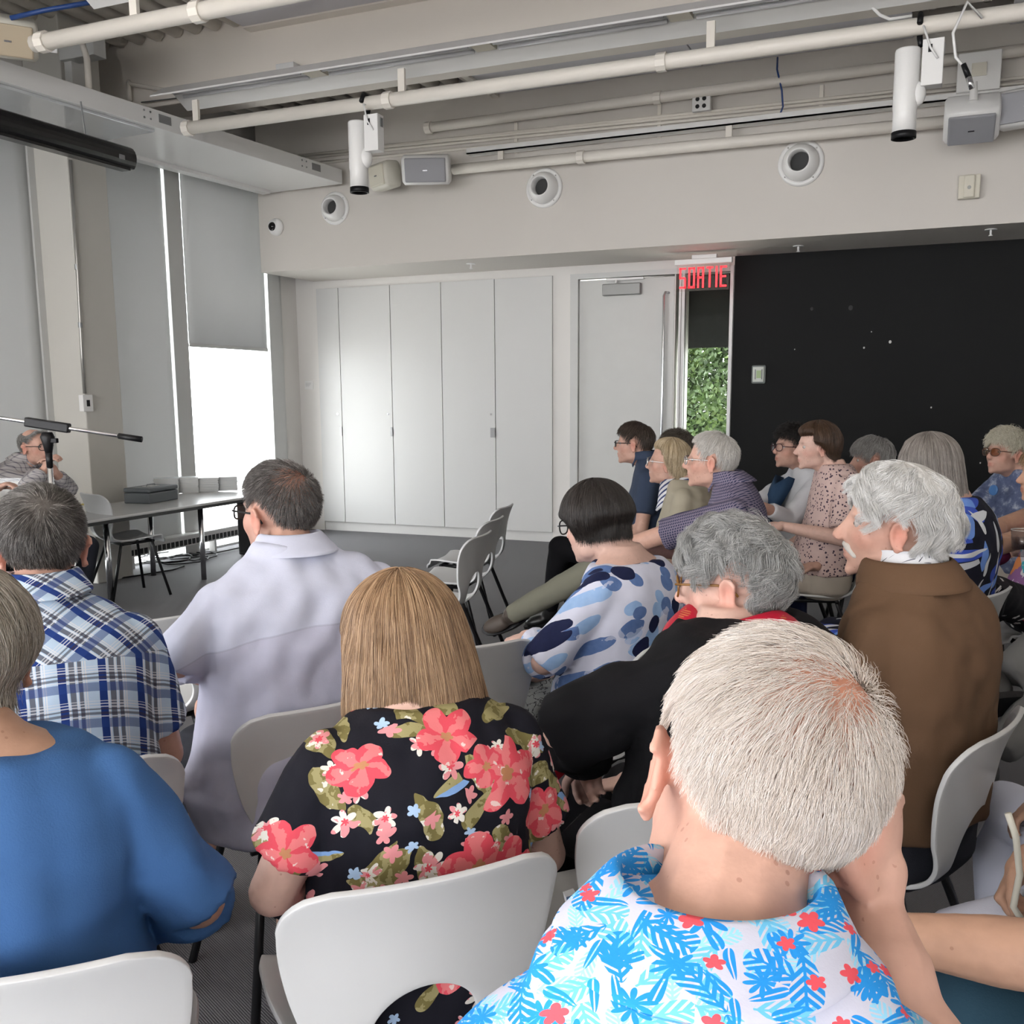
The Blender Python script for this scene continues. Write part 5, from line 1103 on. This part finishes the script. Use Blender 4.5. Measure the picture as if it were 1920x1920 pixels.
person('grey haired woman in black jacket with red silk scarf', 1372, 1096, 2.0, 62, head=(26, -4, 4), hs=1.0, up=.06, ts=(-.03, .07), cdy=.02, skin='fair', fat=.06, sw=1.22, arms={'L': (('p', 1055, 1372, 1.98), ('p', 1110, 1425, 2.12))}, hands={'L': dict(dw=(-.3, .5, -.6), curl=.8)}, sleeve=(1.85, 1.85), top=('jacket', BLKC), bottom=('trousers', BLKC), shoes=SHOEB, scarf=redscarf,
       hair=dict(**hw, line=[56, 56, 62, 90, 70, 80, 122, 132], thick=.017, top=.026, n=14000, len=.080, lift=.016, rad=.00042, swirl=.25, mess=.35, wave=.014, wf=8, coh=1, k=10, taper=.18, tuft=.75, per=55, side=.6), glasses=(mat('amber_frame', (.22, .10, .02), .3), 'round'), earring=mat('pearl', (.8, .78, .74), .2), bvox=.0052, cvox=.0085, chair_label='white chair under the woman with the red scarf', loose=.045, fold=.014)
# white haired man with moustache
hm_ = hairset('wavy_white', [(.46, .44, .41), (.66, .65, .63), (.84, .83, .82)])
rt, THm, inf = person('white haired man with moustache in brown jacket', 1672, 985, 2.2, 62, head=(34, 2, 0), hs=1.03, up=.015, ts=(0, .05), cdy=.01, skin='pink', fat=.03, sw=1.08, sleeve=(1.9, 1.9), top=('jacket', cloth('brown_jacket', (.135, .078, .045), bs=.2, var=.04)), bottom=('trousers', DENIM), shoes=SHOEBR, collar=pattern('white_mark_print', f_xmarks), stand=True, lapel=mat('brown_jacket', (.1, .1, .1)),
       hair=dict(**hm_, line=[16, 20, 36, 66, 60, 70, 126, 138], thick=.024, top=.024, n=17000, len=.095, lift=.020, rad=.00045, sweep=(0, -1, -.45), wmix=.25, swirl=.0, mess=.30, wave=.018, wf=9, coh=1, k=11, droop=.03, tuft=.8, per=60, side=.75, taper=.4, brow=(1.2, 1.2, 1.2)), bvox=.005, cvox=.008, chair_label='white chair under the white haired man in brown jacket', loose=.022, fold=.009, chair_yaw=72)
mm = MB()
for q in (-1, 1): mm.cap(THm((0, .091, -.046)), .0085, THm((q * .018, .085, -.052)), .0095); mm.cap(THm((q * .016, .085, -.052)), .0095, THm((q * .031, .072, -.068)), .006)
link('moustache', fuse(mm, .003, 2, 'moustache'), rt, mat('moustache_white', (.58, .55, .51), .8, bs=.6, bscale=250))
# woman with dark bob in blue dots
hk = hairset('dark_bob', [(.008, .007, .006), (.018, .014, .012), (.05, .04, .035)])
DOT = pattern('blue_dot_print', f_dots)
person('woman with dark bob in white blouse with large blue dots', 1116, 984, 2.98, 80, head=(-14, -8, 0), hs=1.0, skin='fair', fat=.03, sw=1.02, arms={'L': (('p', 1020, 1240, 2.85), ('p', 1000, 1195, 3.05))}, hands={'L': dict(dw=(-.8, .3, -.2), curl=1.0)}, sleeve=(1.8, 1.8), neck=9, top=('blouse', DOT), bottom=('trousers', pattern('grey_sketch_print', f_bark)), shoes=SHOEB,
       hair=dict(**hk, line=[64, 64, 68, 100, 96, 106, 116, 120], hang=[0, 0, .02, .055, .06, .05, .03, .02], th=88, thick=.020, top=.018, n=9000, mode='hang', len=.22, k=9, rad=.0006, flare=0, curl=.012, wave=.02, fuzz=.004, seed=5, tuft=.3), glasses=(BLACK, 'round'), bvox=.006, cvox=.008, chair_label='white chair of the woman in the blue dot blouse', loose=.022)
# the far rows
hbr = hairset('brown_short', [(.025, .018, .014), (.06, .042, .032), (.12, .09, .07)])
person('man in navy polo shirt with dark glasses by the door', 1188, 832, 5.8, 98, head=(0, 0, 0), hs=1.0, skin='dim', fat=.03, sw=1.1, legs={'L': ((-.10, .42, .60), (-.02, .50, .20), (0, 1, -.3)), 'R': None}, sleeve=(.7, .7), top=('polo_shirt', cloth('slate_navy', (.035, .05, .085))), bottom=('trousers', BLKC), shoes=SHOEB, collar=True,
       hair=dict(**hbr, line='short', thick=.010, n=2500, len=.05, rad=.0012, sweep=(0, -1, -.2), wmix=.4, mess=.1, brow=(.3, .25, .2)), glasses=(BLACK, 'rect'), bvox=.007, cvox=.011, chair_label='white chair under the man in navy polo shirt')
person('person mostly hidden behind the blonde woman, only brown hair showing', 1268, 846, 6.2, 95, head=(0, 0, 0), hs=1.0, skin='dim', top=('shirt', NAVY), bottom=('trousers', BLKC), shoes=SHOEB, hair=dict(**hairset('tousled_brown', [(.05, .04, .03), (.12, .10, .08), (.2, .17, .14)]), line='full', thick=.018, n=2500, len=.05, lift=.02, mess=.5, rad=.0013), bvox=.009, cvox=.013, chair_label='white chair of the person hidden behind the blonde woman', full=False)
hbl = hairset('blonde', [(.20, .145, .08), (.40, .31, .19), (.60, .50, .36)])
def stripescarf(root, TH, nb, k):
    R_ = []; tt = np.linspace(0, 2 * math.pi, 29)[:-1]; fr = np.clip(np.sin(tt), 0, 1)
    for h, r in ((.03, .072), (.035, .084), (.0, .10), (-.03, .11), (-.035, .10)):
        ring = np.stack([np.cos(tt) * r, np.sin(tt) * r, np.full(28, h)], 1) + nb; ring[:, 2] -= fr * (.12 if h < .02 else .02); ring[:, 1] += fr * .05; R_.append(ring)
    MB().rings(R_, False, False).build('scarf', pattern('striped_scarf', f_stripe), root, smooth=True)
person('blonde woman in beige top with striped scarf and glasses', 1252, 868, 5.2, 95, head=(-2, 4, 0), hs=1.0, skin='dim', fat=.05, sw=1.08, sleeve=(1.5, 1.5), top=('blouse', cloth('beige_cotton', (.36, .325, .25))), bottom=('trousers', NAVY), shoes=SHOEB, scarf=stripescarf,
       hair=dict(**hbl, line=[58, 56, 58, 84, 84, 95, 110, 120], hang=[0, 0, 0, 0, .06, .08, .085, .08], thick=.014, n=3500, mode='hang', len=.20, k=8, rad=.0011, curl=.0, wave=.04, fuzz=.004, brow=(.7, .6, .5)), glasses=(mat('silver_frame', (.6, .58, .56), .25, metal=.8), 'round'), bvox=.007, cvox=.011, chair_label='white chair under the blonde woman in beige', loose=.02)
hwb = hairset('white_thin', [(.46, .43, .39), (.62, .59, .55), (.76, .74, .71)])
rt, TH1, (A1_, L1_, Wi1, C1, k1) = person('balding white haired man in small checked shirt with crossed arms', 1332, 864, 4.25, 98, head=(0, 2, 0), hs=1.0, skin='pink', fat=.075, sw=1.14, arms={'L': (('p', 1196, 1018, 4.25), ('p', 1268, 1040, 4.5)), 'R': (None, (.0, .20, .66))}, sleeve=(.72, .72), top=('shirt', pattern('tiny_navy_check', f_smallcheck)), bottom=('trousers', KHAKI), shoes=SHOEBR, collar=True,
       legs={'L': (('p', 1128, 1062, 4.45), ('p', 960, 1152, 4.75), (0, 1, -.45)), 'R': (('p', 1120, 1095, 4.75), (.13, .44, .09), (0, 1, 0))},
       hair=dict(**hwb, line=[34, 36, 56, 96, 84, 104, 120, 126], thick=.008, top=.006, n=4500, len=.05, lift=.010, rad=.0008, sweep=(0, -1, -.4), wmix=.4, mess=.2, brow=(.9, .85, .8), scalp=(1.03, .82, .74)), glasses=(mat('silver_frame', (.6, .58, .56), .25, metal=.8), 'rect'), bvox=.006, cvox=.0095, chair_label='white chair under the man with crossed arms', loose=.018)
R_ = torso_rings(k1, .016, .075, 1.14, 0, C1, (0, 0), 5)[2]; MB().rings([R_ - (0, 0, .018), R_ + (0, 0, .018)], False, False).build('belt', BLACK, rt, smooth=True)
hbk = hairset('black_curl', [(.006, .005, .005), (.012, .010, .009), (.03, .025, .022)])
rt, THx, _ = person('dark haired woman in white cardigan over denim shirt, hands clasped', 1484, 840, 5.7, 118, head=(12, 4, 0), hs=1.0, skin='dim', fat=.04, sw=1.02, arms={'L': (('p', 1478, 975, 5.55), ('p', 1432, 950, 5.4)), 'R': (('p', 1415, 950, 5.75), ('p', 1415, 945, 5.45))}, hands={'L': dict(dw=(-.8, .1, .1), curl=.9), 'R': dict(dw=(-.1, -.8, .05), curl=.9)}, sleeve=(1.75, 1.75), top=('cardigan', cloth('white_knit', (.66, .67, .70), bs=.4, bscale=160)), bottom=('trousers', NAVY), shoes=SHOEB, neck=9,
       hair=dict(**hbk, line='full', thick=.022, top=.026, n=2600, len=.05, lift=.014, mess=.4, wave=.01, rad=.0011, brow=(.15, .12, .1)), glasses=(mat('dark_red_frame', (.06, .015, .02), .3), 'round'), bvox=.006, cvox=.0095, chair_label='white chair under the woman in white cardigan', loose=.02)
o = MB().add([THx((-.07, .045, -.16)), THx((.07, .045, -.16)), THx((.05, .125, -.33)), THx((.0, .15, -.52)), THx((-.05, .125, -.33)), THx((0, .10, -.22))], [(0, 5, 3, 4), (5, 1, 2, 3)]).build('denim_shirt', cloth('denim_blue', (.035, .075, .15)), rt, smooth=True); o.modifiers.new('s', 'SOLIDIFY').thickness = .06
hbb = hairset('brown_bob', [(.03, .016, .010), (.065, .035, .02), (.12, .07, .042)])
person('woman with brown bob in pink speckled short sleeved blouse', 1530, 838, 5.2, 108, head=(6, -2, 0), hs=1.0, skin='fair', fat=.03, sw=1.02, arms={'L': (('p', 1580, 1010, 5.0), ('p', 1475, 988, 5.1)), 'R': (None, None)}, hands={'L': dict(dw=(-1, .2, .1), curl=.3)}, sleeve=(.8, .8), top=('blouse', pattern('pink_speckle_print', f_specks)), bottom=('skirt', cloth('cream_cloth', (.56, .50, .42))), bare=True, shoes=SHOEB,
       hair=dict(**hbb, line=[66, 64, 64, 86, 86, 98, 112, 122], hang=[0, 0, 0, .02, .05, .065, .07, .07], thick=.022, top=.018, n=4500, mode='hang', len=.2, k=8, rad=.0009, curl=.012, wave=.05, fuzz=.005, brow=(.35, .25, .2)), bvox=.0055, cvox=.009, chair_label='white chair under the woman in speckled blouse', loose=.02)
hgm = hairset('mixed_grey', [(.14, .13, .12), (.30, .29, .275), (.50, .49, .48)])
person('grey haired person in navy behind the white haired man', 1632, 862, 5.5, 105, head=(0, -4, 0), hs=1.0, skin='dim', fat=.02, sw=1.08, arms={'L': (('p', 1620, 1035, 5.3), ('p', 1530, 1062, 5.1)), 'R': (None, None)}, hands={'L': dict(dw=(-1, .0, -.1), curl=.7)}, sleeve=(.8, .8), top=('shirt', NAVY), bottom=('trousers', NAVY), shoes=SHOEB,
       hair=dict(**hgm, line='full', thick=.020, top=.016, n=4000, len=.07, lift=.008, mess=.25, sweep=(0, -1, -.5), wmix=.5, rad=.001, brow=(.5, .45, .42)), bvox=.007, cvox=.011, chair_label='white chair under the grey haired person in navy', loose=.02)
hgb = hairset('grey_brown_straight', [(.10, .085, .075), (.20, .175, .155), (.36, .33, .30)])
person('person with straight grey brown hair in blue leaf print top', 1738, 880, 3.6, 68, head=(-12, -6, 0), hs=1.0, skin='dim', fat=.03, sw=1.05, sleeve=(1.2, 1.2), top=('blouse', pattern('blue_leaf_print', f_leafblue)), bottom=('skirt', pattern('blue_leaf_print_skirt', f_leafblue)), bare=True, shoes=SHOEB,
       hair=dict(**hgb, line='full', hang=[0, 0, .01, .08, .10, .11, .11, .11], thick=.014, n=6000, mode='hang', len=.25, k=9, rad=.0007, flare=.1, wave=.03, fuzz=.004), bvox=.007, cvox=.009, chair_label='white chair under the person in blue leaf print', loose=.022)
hsb = hairset('silver_blonde', [(.40, .36, .26), (.60, .56, .44), (.76, .73, .64)])
rt, THx, _ = person('woman with silver blonde hair and tinted glasses in tie dye shirt', 1884, 850, 5.3, 125, head=(8, 6, 0), hs=1.0, skin='dim', fat=.06, sw=1.1, sleeve=(.75, .75), top=('tee_shirt', pattern('tie_dye', f_tie)), bottom=('trousers', cloth('oatmeal_cloth', (.48, .45, .41))), shoes=SHOEW, arms={'L': (None, None), 'R': (('p', 1800, 985, 5.4), (.06, .16, .62))},
       hair=dict(**hsb, line='full', thick=.022, top=.024, n=4500, len=.06, lift=.016, mess=.35, wave=.01, wf=6, rad=.0009, brow=(.6, .5, .4)), glasses=(mat('tortoise', (.08, .03, .015), .3), 'round', glass('amber_lens', (.55, .38, .25), .15)), bvox=.006, cvox=.0095, chair_label='white chair under the woman in tie dye shirt', loose=.018)
b = MB().lathe([(.028, 0), (.028, .006), (.02, .008)], THx((-.06, .10, -.20)), nrm((-.2, 1, .1)), 20).build('round_brooch', mat('blue_badge', (.06, .17, .40), .35), rt)
rt, THx, _ = person('woman in bright patchwork top with watch and crossed bare legs', 1958, 890, 4.3, 112, head=(0, 0, 0), hs=1.0, skin='tan', fat=.03, sw=1.0, sleeve=(0, 0), arms={'L': (('p', 1845, 1030, 3.95), ('p', 1905, 1018, 3.8)), 'R': (('p', 1870, 990, 4.3), ('p', 1856, 1040, 4.0))}, hands={'R': dict(dw=(-.1, -.5, -.5), curl=.45), 'L': dict(dw=(1, -.2, .05), curl=.5)}, top=('sleeveless_top', pattern('patchwork_print', f_patch)), bottom=('skirt', pattern('white_flower_print', f_whitefl)), bare=True, shoes=SHOEB,
       legs={'L': (('p', 1838, 1105, 3.7), ('p', 1812, 1290, 3.6), (-.2, .9, -.4)), 'R': (('p', 1850, 1120, 4.0), (.10, .42, .09), (0, 1, 0))},
       hair=dict(**hb, line='full', thick=.016, n=1500, len=.06, rad=.001), bvox=.006, cvox=.009, chair_label='white chair under the woman in patchwork top')
w0, w1 = at_d(1872, 1025, 3.88), at_d(1876, 1025, 3.87); M_ = np.array(rt.matrix_basis); Wi = np.linalg.inv(np.array(Matrix.Translation(rt.location) @ Matrix.Rotation(rt.rotation_euler.z, 4, 'Z')))
L3 = lambda p: (Wi @ np.array([*p, 1]))[:3]
wt = MB().tube([L3(at_d(1872, 1024, 3.88)) + np.array((.034 * math.cos(t) * .3, .034 * math.cos(t), .034 * math.sin(t))) for t in np.arange(16) * math.pi / 8], .006, 6, True).build('watch', BLACK, rt, smooth=True); MB().cbox(L3(at_d(1868, 1015, 3.83)), (.03, .03, .035)).build('watch_face', CHROME, wt, bevel=.004)
c = at_d(1915, 1018, 3.72); r = empty('plastic_cup', (c[0], c[1], c[2] - .05)); tag(r, 'clear plastic cup held by the woman in patchwork top', 'cup')
MB().lathe([(.028, 0), (.038, .10), (.039, .10), (.029, 0)], k=24, caps=True).build('cup_wall', glass('cup_plastic', (.86, .86, .88), .15), r, smooth=True); MB().tube([(.0385 * math.cos(t), .0385 * math.sin(t), .10) for t in np.arange(24) * math.pi / 12], .0015, 6, True).build('rim', METW, r)
q = at_d(1838, 1040, 4.6); o = link('cushion_bag', fuse(MB().ell((0, 0, 0), (.13, .10, .06)), .008, 3, 'cushion_bag'), None, cloth('plum_cloth', (.075, .008, .035))); o.location = tuple(q); tag(o, 'plum coloured soft bag on the lap beside the tie dye shirt', 'bag')
# speakers at the table
person('bald man in checked shirt with glasses, hands clasped at his mouth', 66, 838, 6.5, -84, head=(-6, 0, 0), hs=1.0, skin='pink', fat=.04, sw=1.15, lean=.22, arms={'L': (('p', 52, 915, 6.1), ('p', 84, 880, 6.2)), 'R': (('p', 132, 920, 6.5), ('p', 104, 886, 6.3))}, hands={'L': dict(dw=(.5, .1, .8), pw=(.7, .6, 0), curl=.7), 'R': dict(dw=(-.4, -.1, .8), pw=(-.6, -.6, 0), curl=.7)}, legs={'L': ((-.12, .26, .52), (-.12, .16, .09), (0, 1, 0)), 'R': ((.12, .26, .52), (.12, .16, .09), (0, 1, 0))}, sleeve=(1.8, 1.8), top=('shirt', pattern('grey_grid_check', f_check((.52, .50, .50), (.13, .12, .16), .028, .22))), bottom=('trousers', DENIM), shoes=SHOEB, collar=True,
       hair=dict(**hgm, line='horse', start=[30, 34, 52, 60, 58, 55, 50, 46], thick=.006, n=1500, len=.03, rad=.0011, brow=(.6, .55, .5)), glasses=(BLACK, 'round'), bvox=.007, cvox=.010, chair_label='white chair behind the table under the bald speaker', loose=.02)
person('person at the frame edge holding out a hand beside the bald man', -95, 862, 6.0, -60, head=(0, 0, 0), hs=1.0, skin='pink', sleeve=(1.75, 1.75), arms={'L': (('p', -45, 955, 5.6), ('p', -12, 918, 5.7)), 'R': (None, None)}, hands={'L': dict(dw=(.75, .4, .35), curl=.5)}, legs={'L': ((-.12, .26, .52), (-.12, .16, .09), (0, 1, 0)), 'R': ((.12, .26, .52), (.12, .16, .09), (0, 1, 0))}, top=('shirt', cloth('pale_blue_cotton', (.30, .40, .52))), bottom=('trousers', DENIM), shoes=SHOEB, hair=dict(**hgm, line='short', thick=.01, n=900, len=.03, rad=.001), bvox=.008, cvox=.012, chair_label='white chair at the table just outside the frame edge')
# people cut off at the lower right
TEAL = cloth('teal_cloth', (.020, .055, .085))
person('person in teal trousers reaching a bare forearm across the lap', 2380, 1330, 1.22, 22, head=(0, 0, 0), hs=1.0, skin='tan', sleeve=(.9, .9), arms={'L': (('p', 1990, 1800, 1.10), ('p', 1660, 1752, 1.18)), 'R': (None, None)}, hands={'L': dict(dw=(-1, .15, -.05), pw=(0, .5, -.8), curl=.7)}, top=('shirt', TEAL), bottom=('trousers', TEAL), shoes=SHOEB, legs={'L': (('p', 1830, 1900, 1.2), (-.12, .42, .09), (0, 1, 0)), 'R': None},
       hair=dict(**hq, line='short', thick=.012, n=1500, len=.04, rad=.0008), bvox=.0055, cvox=.009, chair_label='white chair just outside the lower frame corner')
person('person in white trousers with a pale bag strap in hand', 2230, 1120, 1.85, 55, head=(0, 0, 0), hs=1.0, skin='tan', sleeve=(1.3, 1.3), arms={'L': (('p', 2010, 1600, 1.75), ('p', 1925, 1610, 1.85)), 'R': (None, None)}, hands={'L': dict(dw=(-.3, .1, -.8), curl=.9)}, top=('blouse', cloth('stone_cloth', (.35, .34, .31))), bottom=('trousers', WHT), shoes=SHOEW, legs={'L': (('p', 1800, 1770, 1.95), ('p', 1790, 2080, 1.95), (-.3, 1, 0)), 'R': None},
       hair=dict(**hq, line='short', thick=.012, n=1200, len=.04, rad=.0008), bvox=.006, cvox=.009, chair_label='white chair beyond the right hand frame edge')
pipe([at_d(1890, 1525, 1.72), at_d(1905, 1570, 1.72), at_d(1912, 1640, 1.74), at_d(1900, 1700, 1.75), at_d(1925, 1740, 1.75)], .006, 'bag_strap', 'pale leather bag strap held above the white trousers', mat('pale_leather', (.62, .60, .52), .5), cat='strap')
person('person in grey trousers and black shoes sitting beyond the frame edge', 2170, 880, 3.0, 85, head=(0, 0, 0), hs=1.0, skin='dim', sleeve=(1.8, 1.8), top=('jumper', BLKC), bottom=('trousers', GREYT), pant=.8, shoes=SHOEB, legs={'L': (('p', 1975, 1195, 2.95), ('p', 1862, 1282, 2.9), (-.35, .9, -.3)), 'R': (('p', 1990, 1285, 2.85), ('p', 1842, 1440, 2.75), (-.1, 1, 0))},
       hair=dict(**hgm, line='short', thick=.012, n=900, len=.04, rad=.0009), bvox=.008, cvox=.010, chair_label='white chair under the person in grey trousers')
# red edged plastic folders
def folder(a, b, drop, label, name='zip_folder'):
    a, b = np.asarray(a), np.asarray(b); r = empty(name, tuple((a + b) / 2)); tag(r, label, 'folder', 'red edged folders'); h = (b - a) / 2; d = nrm(h)
    Mx = np.eye(4); s = nrm(np.cross(d, (0, 0, 1))); Mx[:3, 0] = d; Mx[:3, 1] = s; Mx[:3, 2] = np.cross(s, d) * 1.0
    L_ = np.linalg.norm(h); MB().box((-L_, -.004, -.011), (L_, .004, .011), Mx).build('red_slider', mat('red_plastic', (.42, .012, .035), .3), r, bevel=.002); MB().box((-L_ - .006, -.006, -.014), (-L_ + .006, .006, .014), Mx).build('end_clip', CHROME, r)
    MB().box((-L_ + .004, -.0015, -drop), (L_ - .004, .0015, -.010), Mx).build('clear_sleeve', glass('folder_plastic', (.80, .81, .83), .12), r)
folder(at_d(1073, 1695, 1.08), at_d(1300, 1612, 1.11), .16, 'clear plastic folder with red edge in front of a white chair')
folder(at_d(1005, 1490, 1.95), at_d(1072, 1425, 2.0), .12, 'red edged plastic folder held by the woman in black')
c = [o for o in bpy.data.objects if o.get('label') == 'white chair with a dark scuff under the man in white shirt'][0]; spot_on_shell(c, (.05, -.252, .70), .012, mat('scuff_grey', (.3, .3, .32), .7))
